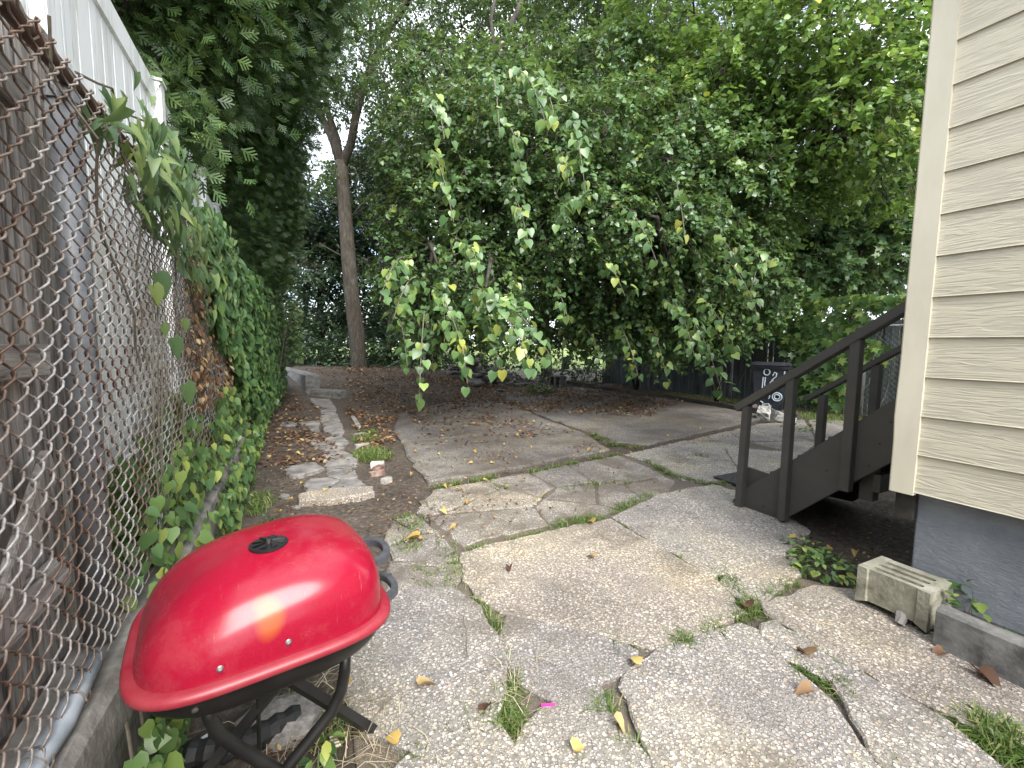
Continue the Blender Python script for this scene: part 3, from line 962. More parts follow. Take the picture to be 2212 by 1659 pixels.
# ================================================================== LEFT FENCES
FX = -0.53
M_WIRE, t, bs = new_mat('rusty_wire')
v = wpos(t)
n1 = noise(t, v, 3.5, 4, 0.65); n2 = noise(t, v, 45, 4, 0.7)
c1 = ramp(t, [(0.38, (0.38, 0.37, 0.36)), (0.50, (0.26, 0.22, 0.19)), (0.62, (0.13, 0.08, 0.055))], n1.outputs['Fac'])
c2 = ramp(t, [(0.35, g(0.55)), (0.65, g(1.35))], n2.outputs['Fac'])
t.links.new(mixc(t, c1.outputs['Color'], c2.outputs['Color'], 1.0, 'MULTIPLY'), bs.inputs['Base Color'])
bs.inputs['Roughness'].default_value = 0.55
bs.inputs['Metallic'].default_value = 0.25
M_GALV = simple('galvanised_pipe', (0.15, 0.16, 0.175), (0.28, 0.29, 0.305), 7, 0.5, 0.15, metal=0.35)
M_RUST = simple('rusty_pipe', (0.045, 0.025, 0.018), (0.15, 0.085, 0.06), 14, 0.85, 0.4)

def woven_wire(y0, y1, zb, zt, p, wire, x, weave=0.006, lean=0.0, py=None, axis='y', nside=5, wob=0.004, rng=RNG):
    """chain link: every vertical wire zigzags and hooks its neighbour"""
    py = py or p
    ns, nk = int((y1 - y0) / py), int((zt - zb) / p)
    i = np.arange(ns)[:, None]
    tt = []
    for k in range(nk):
        tt += [k, k + 0.16, k + 0.5, k + 0.84]
    tt = np.array(tt[:-3] + [nk - 1.0])
    ph = tt % 2
    tri = np.where(ph < 1, ph, 2 - ph)                       # 0..1..0
    tri = 0.5 - 0.5 * np.cos(tri * math.pi) * 0.45 + (tri - 0.5) * 0.55   # rounded bends
    tri = tri[None, :] * np.ones((ns, 1))
    tri = np.where(i % 2 == 1, 1 - tri, tri)          # neighbours mirror each other so that their bends meet
    dep = np.sin(tt * math.pi + 0.0) * 0 + np.where(ph < 1, 1, -1) * np.sin((tt % 1) * math.pi) * weave
    Y = y0 + (i + tri * 1.12 - 0.06) * py
    Z = zb + tt[None, :] * p + 0 * i
    X = x + dep[None, :] * np.where(i % 2 == 1, -1, 1)
    Y = Y + np.interp(np.arange(ns), np.arange(0, ns + 8, 8), rng.normal(size=len(np.arange(0, ns + 8, 8))) * wob)[:, None]
    X = X + np.sin(Y * 1.7) * wob * 2 + np.sin(Z * 3.1 + Y) * wob * 1.5 + lean * (Z - zb)
    if axis == 'x':
        X, Y = Y, X
    Pt = np.stack([X, Y, Z], -1)
    d = np.empty_like(Pt)
    d[:, 1:-1] = Pt[:, 2:] - Pt[:, :-2]
    d[:, 0] = Pt[:, 1] - Pt[:, 0]; d[:, -1] = Pt[:, -1] - Pt[:, -2]
    d = norm(d)
    ref = np.array([1.0, 0, 0]) if axis == 'y' else np.array([0, 1.0, 0])
    U = norm(ref - d * (d @ ref)[..., None])
    W_ = np.cross(d, U)
    a = np.arange(nside) * 2 * math.pi / nside
    V = Pt[:, :, None, :] + (U[:, :, None, :] * np.cos(a)[None, None, :, None] + W_[:, :, None, :] * np.sin(a)[None, None, :, None]) * wire
    m = len(tt)
    idx = np.arange(ns * m * nside).reshape(ns, m, nside)
    F = np.stack([idx[:, :-1], np.roll(idx, -1, 2)[:, :-1], np.roll(idx, -1, 2)[:, 1:], idx[:, 1:]], -1).reshape(-1, 4)
    return V.reshape(-1, 3), F

lf = thing('chain_link_fence', 'rusty chain link fence on the low kerb wall beside the red grill', 'fence', (FX, 5, 0.44))
PP = 0.036
V, F = woven_wire(-0.6, 12.3, 0.47, 2.20, PP, 0.0029, FX, weave=.009, py=.043)
fast_mesh('wire_mesh', V, F, M_WIRE, lf, smooth=True)
for y in (-1.0, 1.78, 4.6, 7.4, 10.0, 12.3):
    b = MB(); b.tube([(FX - 0.052, y, 0.40), (FX - 0.052 + random.uniform(-.01, .01), y + (0.03 if y == 1.78 else 0), 2.10)], 0.040, 16)
    po = b.build('post', M_GALV, lf, smooth=True)
    b = MB(); b.tube([(FX - 0.052, y + .03, 2.09), (FX - 0.052, y + .03, 2.12), (FX - 0.052, y + .03, 2.145)], [0.046, 0.044, 0.02], 14)
    b.build('post_cap', M_GALV, po)
b = MB(); b.tube([(FX - 0.028, -1.2, 2.16), (FX - 0.03, 1.78, 2.155), (FX - 0.028, 5, 2.15), (FX - 0.03, 12.3, 2.15)], 0.022, 12)
b.build('top_rail', M_RUST, lf, smooth=True)
b = MB(); b.tube([(FX - 0.06, 0.6, 0.47), (FX - 0.02, 1.0, 0.475), (FX + 0.005, 1.35, 0.478), (FX - 0.01, 1.62, 0.485)], [0.028, 0.028, 0.027, 0.022], 12)
pipe_o = b.build('bottom_rail', simple('pale_pipe', (0.24, 0.27, 0.30), (0.42, 0.45, 0.48), 6, 0.6, 0.25), lf, smooth=True)
b = MB()
for y in (1.05, 1.22, 1.42):
    b = MB(); b.tube([(FX + 0.03 * math.cos(a_) , y + a_ * 0.004, 0.478 + 0.034 * math.sin(a_)) for a_ in np.linspace(0, 6.6, 14)], 0.0022, 5)
    b.build('tie_wire', M_WIRE, lf)
b = MB()
for y in np.arange(0.3, 6.2, 0.42):
    b = MB(); b.tube([(FX - 0.03 + 0.029 * math.cos(a_), y + a_ * 0.006, 2.155 + 0.029 * math.sin(a_)) for a_ in np.linspace(-1, 4.6, 12)], 0.0028, 5)
    b.build('tie_wire', M_WIRE, lf)

# weathered board fence just behind it
M_OLDW, t, bs = new_mat('grey_weathered_wood')
v = coords(t, (1, 1, 0.07))
n1 = nd(t, 'ShaderNodeTexNoise', Scale=38, Detail=8, Roughness=0.7, Distortion=0.5); t.links.new(v, n1.inputs['Vector'])
n2 = noise(t, coords(t, (1, 1, .4)), 3, 6)
c1 = ramp(t, [(0.34, (0.05, 0.045, 0.042)), (0.47, (0.28, 0.265, 0.25)), (0.70, (0.56, 0.545, 0.52))], n1.outputs['Fac'])
c2 = ramp(t, [(0.3, (0.6, 0.55, 0.52)), (0.7, (1.1, 1.08, 1.05))], n2.outputs['Fac'])
t.links.new(mixc(t, c1.outputs['Color'], c2.outputs['Color'], 1.0, 'MULTIPLY'), bs.inputs['Base Color'])
bs.inputs['Roughness'].default_value = 0.9
bump(t, bs, n1.outputs['Fac'], 0.9, 0.008)
wf = thing('board_fence', 'old grey weathered wooden board fence tight behind the chain link', 'fence', (-0.7, 0.8, 0.43))
b = MB()
y = -1.6
while y < 2.05:
    wd = random.uniform(0.12, 0.15)
    x = -0.655 + random.uniform(-.008, .008)
    top = 2.32 + random.uniform(-.06, .04)
    ln = random.uniform(-.012, .012)
    b.prism([(x, y, 0.40), (x, y + wd, 0.40), (x, y + wd + ln, top - .02), (x, y + wd * .8 + ln, top), (x, y + wd * .15 + ln, top), (x, y + ln, top - .03)], (-0.02, 0, 0))
    y += wd + random.uniform(0.004, 0.022)
b.build('boards', M_OLDW, wf, bevel=0.002)
MATS['ow2'] = M_OLDW
M_OLDR = M_OLDW.copy(); M_OLDR.name = 'grey_rail_wood'
for n_ in M_OLDR.node_tree.nodes:
    if n_.type == 'MAPPING' and abs(n_.inputs['Scale'].default_value[2] - 0.07) < 1e-3:
        n_.inputs['Scale'].default_value = (1, 0.07, 1)
for z in (1.34, 0.72, 2.05):
    b = MB(); b.box((-0.652, -1.6, z - 0.045), (-0.612, 1.70, z + 0.045), jit=0.004)
    b.build('rail', M_OLDR, wf, bevel=0.004)
b = MB(); b.box((-0.745, 2.08, 0.4), (-0.66, 2.17, 2.25), jit=0.004)
b.build('post', M_OLDW, wf, bevel=0.006)
b = MB(); b.prism([(-0.625, 1.0, 0.45), (-0.625, 1.09, 0.45), (-0.625, 1.66, 1.02), (-0.625, 1.62, 1.10)], (0.022, 0, 0))
b.build('brace_board', M_OLDW, wf, bevel=0.003)

# white vinyl privacy fence
VX = -0.80
M_VIN, t, bs = new_mat('stained_white_vinyl')
v = coords(t)
n1 = noise(t, coords(t, (1, 2.0, 0.25)), 3.0, 8, 0.7); n2 = noise(t, v, 9, 8, 0.7); n3 = noise(t, coords(t, (1, 7, 0.35)), 3.2, 6, 0.7)
c1 = ramp(t, [(0.33, (0.62, 0.62, 0.60)), (0.5, (0.86, 0.87, 0.875))], n1.outputs['Fac'])
al = ramp(t, [(0.56, g(0)), (0.70, g(0.8))], n3.outputs['Fac'])
c = mixc(t, c1.outputs['Color'], (0.17, 0.17, 0.125), al.outputs['Color'])
t.links.new(c, bs.inputs['Base Color'])
bs.inputs['Roughness'].default_value = 0.45
vf = thing('vinyl_fence', 'tall white vinyl privacy fence with algae stains behind the left chain link', 'fence', (VX, 5, 0.43))
def vpanel(y0, y1, zb, zt):
    b = MB()
    n = int(round((y1 - y0) / 0.152))
    wd = (y1 - y0) / n
    for k in range(n):
        b.box((VX - 0.012 + random.uniform(-.0015, .0015), y0 + k * wd + 0.003, zb + 0.06), (VX + 0.010, y0 + (k + 1) * wd - 0.003, zt - 0.06))
    return b.build('panel', M_VIN, vf, bevel=0.003)
def vrail(y0, y1, z, h=0.07):
    b = MB(); b.box((VX - 0.025, y0, z - h), (VX + 0.024, y1, z + h))
    b.build('rail', M_VIN, vf, bevel=0.006)
def vpost(y, zt):
    b = MB(); b.box((VX - 0.055, y - 0.055, 0.38), (VX + 0.055, y + 0.055, zt))
    p = b.build('post', M_VIN, vf, bevel=0.006)
    b = MB()
    r0 = 0.066
    lv = [(r0, zt), (r0, zt + .015), (.02, zt + .04)] if y < 8 else [(r0, zt), (r0, zt + 0.02), (0.045, zt + 0.032), (0.05, zt + 0.05), (0.048, zt + 0.075), (0.03, zt + 0.1), (0.006, zt + 0.125)]
    rows = [[b.bm.verts.new((VX + sx * r_, y + sy * r_, z)) for sx, sy in ((-1, -1), (1, -1), (1, 1), (-1, 1))] for r_, z in lv]
    for a, c_ in zip(rows, rows[1:]):
        for i in range(4): b.bm.faces.new((a[i], a[(i + 1) % 4], c_[(i + 1) % 4], c_[i]))
    b.bm.faces.new(rows[0]); b.bm.faces.new(rows[-1])
    b.build('post_cap', M_VIN, p)
VP = [(-2.4, 3.12), (0.2, 3.12), (2.3, 3.12), (3.95, 3.13), (5.62, 3.12), (6.6, 3.02), (8.35, 3.02), (10.4, 2.78)]
for (ya, za), (yb, zb_) in zip(VP, VP[1:]):
    zt = {3.95: 3.12, 5.62: 2.98, 6.6: 2.96, 8.35: 2.76}.get(ya, 3.12)
    vpanel(ya + 0.06, yb - 0.06, 0.66, zt)
    vrail(ya + 0.055, yb - 0.055, zt - 0.06); vrail(ya + 0.055, yb - 0.055, 0.73); 
    if ya >= 2: vrail(ya + 0.055, yb - 0.055, zt - 0.62, 0.03)
for y, z in VP: vpost(y, z + 0.02)
b = MB()
for k in range(5):
    a0, a1 = k * 0.05, k * 0.05 + 0.06
    b.prism([(FX - .07, 1.93 + a0, 2.16 + .02 * math.sin(k * 2)), (FX - .05, 1.94 + a1, 2.10 + .03 * math.sin(k * 3)), (FX - .04, 1.95 + a1, 2.19 + .02 * math.cos(k)), (FX - .06, 1.92 + a0, 2.20)], (.006, 0, 0.002))
tag(b.build('plastic_scrap', simple('white_film', (.7, .7, .72), (.8, .8, .82), 9, .35, .2)), 'torn white plastic scrap caught at the top of the fence post', 'plastic scrap')

# ================================================================== RIGHT AND BACK FENCES
M_DKW = simple('dark_green_boards', (0.028, 0.038, 0.040), (0.11, 0.135, 0.14), 9, 0.85, 0.5, stretch=(1, 1, .12))
rf = thing('dark_board_fence', 'dark green stained board fence behind the wheeled bin', 'fence', (10.5, 7, 0))
b = MB()
y = 1.2
while y < 13.2:
    wd = 0.14
    b.box((10.50 + random.uniform(-.01, .01), y, -0.05), (10.53, y + wd - random.uniform(.006, .02), 1.98 + random.uniform(-.05, .04)), jit=0.004)
    y += wd
b.build('boards', M_DKW, rf)
for z in (0.4, 1.6):
    b = MB(); b.box((10.532, 1.2, z), (10.57, 13.2, z + .09)); b.build('rail', M_DKW, rf)
rc = thing('chain_link_fence', 'grey chain link fence with steel top rail in front of the dark boards', 'fence', (10.2, 7, 0))
V, F = woven_wire(1.5, 13.0, 0.05, 1.80, 0.052, 0.0022, 10.2, nside=3)
fast_mesh('wire_mesh', V, F, M_GALV, rc)
for y in (1.8, 4.75, 7.7, 10.6, 13.0):
    b = MB(); b.tube([(10.24, y, -.05), (10.24, y, 1.82)], 0.036, 12); p = b.build('post', M_GALV, rc, smooth=True)
    b = MB(); b.tube([(10.24, y, 1.76), (10.24, y, 1.83), (10.24, y, 1.87), (10.24, y, 1.885)], [.044, .044, .036, .012], 12); b.build('post_cap', M_GALV, p)
b = MB(); b.tube([(10.2, 1.5, 1.82), (10.2, 13.0, 1.82)], 0.024, 10); b.build('top_rail', M_GALV, rc, smooth=True)

bfn = thing('chain_link_fence', 'low chain link fence across the far end of the yard behind the stone heap', 'fence', (7, 13.2, 0))
V, F = woven_wire(3.4, 10.2, 0.15, 1.5, 0.055, 0.0022, 13.2, axis='x', nside=3)
fast_mesh('wire_mesh', V, F, M_GALV, bfn)
for x in (3.6, 6.0, 8.6, 10.1):
    b = MB(); b.tube([(x, 13.24, -.05), (x, 13.24, 1.52)], 0.03, 10); b.build('post', M_GALV, bfn, smooth=True)
b = MB(); b.tube([(3.4, 13.2, 1.5), (10.2, 13.2, 1.5)], 0.02, 8); b.build('top_rail', M_GALV, bfn, smooth=True)

# ------------------------------------------------------------------ wheeled bin with painted tag
M_BIN = simple('dark_bin_plastic', (0.012, 0.015, 0.022), (0.030, 0.034, 0.045), 6, 0.45, 0.1)
M_TAG = simple('pale_paint', (0.36, 0.44, 0.50), (0.55, 0.64, 0.70), 30, 0.6, 0.1)
bin_c = np.array([9.15, 5.95, 0.0])
fwd = -FW * np.array([1, 1, 0]); fwd = fwd / np.linalg.norm(fwd)        # side turned to the patio
ba = math.atan2(fwd[1], fwd[0]) - R(34)
B1 = np.array([-math.sin(ba), math.cos(ba), 0]) ; B2 = np.array([math.cos(ba), math.sin(ba), 0])   # B1 runs across the painted face, B2 out of it
def BL(x, y, z): return bin_c + B1 * x + B2 * y + np.array([0, 0, z])
bn = thing('wheeled_bin', 'dark wheeled rubbish bin with pale graffiti beside the ivy covered fence', 'bin', tuple(bin_c))
def frus(levels, n=4):
    b = MB()
    rows = [[b.bm.verts.new(BL(sx * hx, sy * hy, z)) for sx, sy in ((-1, -1), (1, -1), (1, 1), (-1, 1))] for hx, hy, z in levels]
    for a, c_ in zip(rows, rows[1:]):
        for i in range(4): b.bm.faces.new((a[i], a[(i + 1) % 4], c_[(i + 1) % 4], c_[i]))
    b.bm.faces.new(rows[0]); b.bm.faces.new(rows[-1])
    return b
frus([(0.255, 0.24, 0.05), (0.335, 0.31, 0.99)]).build('body', M_BIN, bn, bevel=0.02)
frus([(0.352, 0.327, 0.93), (0.358, 0.332, 1.0)]).build('rim', M_BIN, bn, bevel=0.006)
frus([(0.372, 0.345, 1.003), (0.375, 0.348, 1.03), (0.34, 0.315, 1.07)]).build('lid', M_BIN, bn, bevel=0.012)
b = MB(); b.tube([BL(-.26, .385, 1.02), BL(.26, .385, 1.02)], 0.017, 8)
b.build('handle', M_BIN, bn)
for sx in (-1, 1):
    b = MB(); b.tube([BL(-.30 + 0.06, sx * .27 , .12), BL(-.30 + .06, sx * .325, .12)], 0.12, 20); wl = b.build('wheel', M_BIN, bn, bevel=0.01)
    b = MB(); b.tube([BL(-.24, sx * .326, .12), BL(-.24, sx * .335, .12)], 0.07, 16); b.build('hub', simple('grey_hub', (.12, .12, .11), (.25, .24, .22), 9, .6, .1), wl)
def face(x, z): return BL(x, 0.24 + (z - 0.05) * 0.0745 + 0.006, z)
b = MB()
def stroke(pts, r=0.012): b.tube([face(x, z) for x, z in pts], r, 6)
def circ(cx, cz, rx, rz, a0=0, a1=6.4): stroke([(cx + rx * math.cos(a_), cz + rz * math.sin(a_)) for a_ in np.linspace(a0, a1, 22)])
SX = -1                                                         # face x grows to the viewer's left
stroke([(SX * -.24, .66), (SX * -.20, .60), (SX * -.14, .58), (SX * -.09, .64), (SX * -.06, .72), (SX * -.12, .78), (SX * -.13, .85), (SX * -.09, .87), (SX * -.06, .80)])
stroke([(SX * -.06, .72), (SX * .0, .60), (SX * .04, .50), (SX * .08, .60), (SX * .07, .76), (SX * .11, .76), (SX * .12, .52)])
circ(SX * .05, .87, .055, .065)
circ(SX * -.16, .36, .085, .085); circ(SX * .07, .36, .095, .09, -0.6, 3.9)
circ(SX * -.16, .36, .05, .05)
stroke([(SX * -.05, .12), (SX * -.02, .2), (SX * .06, .19), (SX * .10, .15), (SX * .09, .22), (SX * .14, .25)])
stroke([(SX * -.27, .90), (SX * -.25, .78), (SX * -.24, .70)])
b.build('graffiti', M_TAG, bn)
# ------------------------------------------------------------------ blocks
M_BLOCK = simple('mossy_block', (0.18, 0.17, 0.12), (0.40, 0.385, 0.31), 9, 0.9, 0.8, bdist=0.008)
M_BTOP = M_BLOCK
bl = thing('slotted_block', 'weathered concrete block with three long slots at the end of the garden kerb', 'concrete block', (2.9, 1.05, 0))
BW, BLN, BHT = 0.245, 0.300, 0.25
o3 = onz(2010, 1283, BHT)
o1 = onz(1851, 1220, BHT)
ax = (o1 - o3) * np.array([1, 1, 0]); ax = ax / np.linalg.norm(ax)
sx_ = np.array([ax[1], -ax[0], 0])
if sx_[0] < 0: sx_ = -sx_
def KB(l, s_, z):
    l, s_ = l * BLN / .355, s_ * BW / .27
    return o3 * np.array([1, 1, 0]) + ax * l + sx_ * s_ + np.array([0, 0, z])
bm = bmesh.new()
# top with three slots cut by walls: outer shell from side strips, webs and end pieces
b = MB()
def kbox(l0, l1, s0, s1, z0, z1):
    vs_ = [b.bm.verts.new(KB(l, s_, z)) for l in (l0, l1) for s_ in (s0, s1) for z in (z0, z1)]
    for f in ((0, 1, 3, 2), (4, 6, 7, 5), (0, 4, 5, 1), (2, 3, 7, 6), (0, 2, 6, 4), (1, 5, 7, 3)): b.bm.faces.new([vs_[i] for i in f])
bm.free()
kb_z0 = 0.012
# outline: ears at the two ends, the middle set in 8 mm
outl = [(0, 0.0), (0.055, 0.0), (0.062, 0.008), (0.295, 0.008), (0.302, 0.0), (.355, 0.004), (.355, .27), (0.30, .27), (0.295, .262), (0.06, .262), (0.055, .27), (0, .27)]
zs_t = BHT
slots = [(0.050, 0.305, 0.040, 0.072), (0.050, 0.305, 0.108, 0.140), (0.050, 0.305, 0.176, 0.208)]
ov = [b.bm.verts.new(KB(l, s_, zs_t)) for l, s_ in outl]
eds = [b.bm.edges.new((ov[i], ov[(i + 1) % len(ov)])) for i in range(len(ov))]
slot_rings = []
for (l0, l1, s0, s1) in slots:
    ring_ = []
    rr_ = (s1 - s0) / 2
    for k in range(9):
        a_ = math.pi / 2 + math.pi * k / 8
        ring_.append((l0 + rr_ + rr_ * math.cos(a_), (s0 + s1) / 2 + rr_ * math.sin(a_)))
    for k in range(9):
        a_ = -math.pi / 2 + math.pi * k / 8
        ring_.append((l1 - rr_ + rr_ * math.cos(a_), (s0 + s1) / 2 + rr_ * math.sin(a_)))
    rv = [b.bm.verts.new(KB(l, s_, zs_t)) for l, s_ in ring_]
    eds += [b.bm.edges.new((rv[i], rv[(i + 1) % len(rv)])) for i in range(len(rv))]
    lowr = [b.bm.verts.new(KB(l, s_, zs_t - 0.035)) for l, s_ in ring_]
    for i in range(len(rv)): b.bm.faces.new((rv[i], lowr[i], lowr[(i + 1) % len(rv)], rv[(i + 1) % len(rv)]))
    b.bm.faces.new(lowr)
bmesh.ops.triangle_fill(b.bm, use_beauty=True, use_dissolve=False, edges=eds)
mid_ = [b.bm.verts.new(KB(l, s_, 0.11)) for l, s_ in outl]
lo_ = [b.bm.verts.new(KB(l + random.uniform(-.006, .006), s_ + random.uniform(-.004, .004), 0.055 + (0.022 if 0.05 < l < 0.31 else 0.0))) for l, s_ in outl]
for A_, C_2 in ((ov, mid_), (mid_, lo_)):
    for i in range(len(ov)): b.bm.faces.new((A_[i], A_[(i + 1) % len(ov)], C_2[(i + 1) % len(ov)], C_2[i]))
b.bm.faces.new(lo_)
b.build('block_body', M_BLOCK, bl)
b = MB()
rk = KB(0.11, -0.012, 0.055)
b.tube([rk + np.array([-.02, 0, .0]), rk + np.array([-.005, 0, .022]), rk + np.array([.02, .012, .03]), rk + np.array([.045, .02, .012])], [.018, .024, .022, .01], 7)
tag(b.build('stone', M_FLAG), 'small broken stone wedged under the slotted concrete block', 'stone')

M_GBLK = simple('grey_block', (0.10, 0.098, 0.093), (0.22, 0.215, 0.205), 10, 0.9, 0.6)
def hollow_block(name, label, c, rz, L, Wd, H, holes_face=True, group=None):
    """block lying on its side: two square cores open towards the viewer"""
    th = thing(name, label, 'concrete block', tuple(c), group)
    b = MB()
    rot = Matrix.Rotation(rz, 3, 'Z')
    def q(x, y, z): return Vector(c) + rot @ Vector((x, y, z))
    def bb(lo, hi):
        vs_ = [b.bm.verts.new(q(x, y, z)) for x in (lo[0], hi[0]) for y in (lo[1], hi[1]) for z in (lo[2], hi[2])]
        for f in ((0, 1, 3, 2), (4, 6, 7, 5), (0, 4, 5, 1), (2, 3, 7, 6), (0, 2, 6, 4), (1, 5, 7, 3)): b.bm.faces.new([vs_[i] for i in f])
    t_ = 0.035
    bb((-L / 2, -Wd / 2, 0), (L / 2, Wd / 2, t_)); bb((-L / 2, -Wd / 2, H - t_), (L / 2, Wd / 2, H))
    for x in (-L / 2, -t_ / 2, L / 2 - t_): bb((x, -Wd / 2 + .001, t_), (x + t_, Wd / 2 - .001, H - t_))
    b.build('block_shell', M_GBLK, th)
    return th
c = ground(1203, 834)
hollow_block('hollow_block', 'grey hollow concrete block standing beside the stone heap', (c[0], c[1], c[2]), R(-52), 0.42, 0.36, 0.36)
c = ground(1316, 822)
hollow_block('hollow_block', 'shadowed hollow block under the leaves behind the timber edging', (c[0], c[1], c[2]), R(-10), 0.4, 0.3, 0.3)
# broken masonry next to the bin
for (u, v_, L_, rz, ry, lab) in ((1650, 905, 0.34, 0.5, -0.35, 'broken white concrete lump with cracked face leaning before the bin'), (1690, 915, 0.36, -0.4, 0.32, 'squarish broken concrete chunk tilted beside the cracked lump')):
    c = ground(u, v_)
    b = MB()
    rot = (Matrix.Rotation(rz, 3, 'Z') @ Matrix.Rotation(ry, 3, 'Y'))
    b.box((-L_ / 2, -.1, -.085), (L_ / 2, .1, .085), rot, 0.02)
    bmesh.ops.translate(b.bm, verts=list(b.bm.verts), vec=Vector((c[0], c[1] , 0.11)))
    bmesh.ops.subdivide_edges(b.bm, edges=list(b.bm.edges), cuts=4, use_grid_fill=True)
    for v in b.bm.verts: v.co += Vector([random.gauss(0, .006) for _ in range(3)])
    tag(b.build('concrete_chunk', simple('pale_rubble', (.22, .215, .2), (.5, .49, .46), 10, .9, .7)), lab, 'concrete chunk')
# retaining blocks where the path ends
for (u0, v0, u1, v1, dz, ln, lab, nm) in ((596, 832, 660, 858, 0.58, 0.35, 'big grey concrete block closing the path next to the ivy', 'concrete_block'), (664, 860, 735, 862, 0.20, .35, 'flat grey stone slab resting at the end of the path', 'stone_slab')):
    p0, p1 = ground(u0, v0), ground(u1, v1)
    d = p1 - p0; d[2] = 0
    dn_ = np.array([-d[1], d[0], 0]) / np.linalg.norm(d)
    z_ = min(p0[2], p1[2]) - 0.05
    b = MB()
    n_seg = 5
    b.prism([tuple(np.array([p0[0], p0[1], z_])), tuple(np.array([p1[0], p1[1], z_])), tuple(np.array([p1[0], p1[1], z_ + dz + .03]) + dn_ * .02), tuple(np.array([p0[0], p0[1], z_ + dz + .06]) + dn_ * .02)], tuple(dn_ * ln))
    bmesh.ops.subdivide_edges(b.bm, edges=list(b.bm.edges), cuts=4, use_grid_fill=True)
    for v in b.bm.verts: v.co += Vector([random.gauss(0, .008) for _ in range(3)])
    tag(b.build(nm, M_GBLK, bevel=0.0), lab, 'concrete block' if nm == 'concrete_block' else 'stone slab')

# stone heap
M_ROCK = simple('heap_stone', (0.055, 0.053, 0.05), (0.17, 0.165, 0.155), 8, 0.9, 0.6)
rock_me = []
for k in range(6):
    bm = bmesh.new()
    bmesh.ops.create_icosphere(bm, subdivisions=2, radius=1)
    for v in bm.verts:
        n_ = Vector(v.co)
        f = 1 + 0.22 * math.sin(n_.x * 3 + k) * math.sin(n_.y * 2.6 + 2 * k) + random.gauss(0, .05)
        v.co = Vector((max(-.8, min(.8, n_.x * f)), max(-.8, min(.8, n_.y * f)), max(-.7, min(.7, n_.z * f))))
    me = bpy.data.meshes.new('stone'); bm.to_mesh(me); bm.free(); me.materials.append(M_ROCK); rock_me.append(me)
for k in range(110):
    u = random.gauss(1035, 48)
    lay = random.random()
    c = ground(u, 838 - random.uniform(0, 16))
    top = max(0.06, 0.85 * (1 - abs(u - 1035) / 115))
    o = bpy.data.objects.new('stone', rock_me[k % 6])
    s_ = random.uniform(0.13, 0.27)
    o.scale = (s_, s_ * random.uniform(.6, 1), s_ * random.uniform(.28, .5))
    o.location = (c[0], c[1] + random.uniform(0, .4), c[2] + lay * lay * top)
    o.rotation_euler = (random.uniform(-.3, .3), random.uniform(-.3, .3), random.uniform(0, 6))
    COL.objects.link(o)
    tag(o, 'flat dark stone in the heap at the far end of the yard', 'stone', 'stones heaped before the back fence')
for (u, v_, s_, lab) in ((1080, 845, .13, 'rounded dark boulder at the right foot of the stone heap'), (1000, 846, .12, 'rounded grey stone at the left foot of the stone heap'), (615, 1075, .06, 'round pale stone lying in the dirt beside the path'), (640, 1098, .045, 'small pinkish stone beside the pebbly step slab'),
                          (612, 1570, .16, 'flat brown rock on the dirt under the grill')):
    c = ground(u, v_)
    o = bpy.data.objects.new('stone', rock_me[int(u) % 6].copy())
    o.data.materials[0] = M_FLAG if u < 900 else M_ROCK
    o.scale = (s_, s_ * .8, s_ * .45); o.location = (c[0], c[1], c[2] + s_ * .15); o.rotation_euler = (0, 0, u)
    COL.objects.link(o); tag(o, lab, 'stone')
# bricks along the path
M_BRICK = simple('old_brick', (0.13, 0.06, 0.045), (0.36, 0.29, 0.25), 9, .9, .5)
for (x0, y0, x1, y1, lab) in ((1330, 930, 1480, 925, 'white painted brick edging the grass clump by the path'), (1420, 985, 1490, 945, 'reddish brick set beside the white painted brick'), (1340, 1040, 1500, 1010, 'chipped pale brick lying below the reddish one'), (1500, 1110, 1580, 1080, 'narrow tan brick piece leaning in the leaf litter'),
                              (1170, 720, 1330, 700, 'grey brick across the edge of the path behind the grass clump'), (1160, 600, 1280, 580, 'half buried brick edging farther along the path'), (1110, 380, 1180, 500, 'long grey brick edging the leaves beside the path')):
    p0, p1 = ground(*zp(x0, y0)), ground(*zp(x1, y1))
    d = (p1 - p0) * np.array([1, 1, 0]); Ld = np.linalg.norm(d); d = d / Ld
    dn_ = np.array([-d[1], d[0], 0]) * 0.075
    b = MB()
    z_ = p0[2] - .03
    b.prism([tuple(np.append(p0[:2], z_)), tuple(np.append(p1[:2], z_)), tuple(np.append((p1 + dn_)[:2], z_)), tuple(np.append((p0 + dn_)[:2], z_))], (0, 0, 0.065 + random.uniform(0, .02)))
    m_ = M_BRICK if 'red' in lab else (simple('limewashed_brick', (.3, .28, .26), (.6, .58, .55), 10, .9, .4) if 'white' in lab or 'pale' in lab else M_CONC)
    tag(b.build('brick', m_, bevel=0.006), lab, 'brick')

# ------------------------------------------------------------------ odds and ends near the grill
c = ground(430, 1655)
b = MB()
pts = [c + np.array([-.22 + .05 * k, .02 * math.sin(k * .7), .045]) for k in range(12)]
b.tube([tuple(p) for q in range(11) for p in (pts[q], pts[q] * .5 + pts[q + 1] * .5)], [0.045 if (k % 2 == 0) else 0.037 for k in range(22)], 14)
tag(b.build('corrugated_hose', MATS['vent_black']), 'black ribbed drain hose lying in the shade under the grill', 'hose')
def scrap(name, label, cat, px, mat, th=.004, z=.03):
    ps = [onz(u, v_, z) for u, v_ in px]
    b = MB(); b.prism([tuple(p) for p in ps], (0, 0, th))
    return tag(b.build(name, mat), label, cat)
M_STRP, t, bs = new_mat('striped_card')
wv = nd(t, 'ShaderNodeTexWave', Scale=22); t.links.new(wpos(t, (0.3, 1, 1)), wv.inputs['Vector'])
wv.bands_direction = 'Y'
t.links.new(ramp(t, [(.4, (.24, .16, .10)), (.55, (.68, .64, .55))], wv.outputs['Fac']).outputs['Color'], bs.inputs['Base Color'])
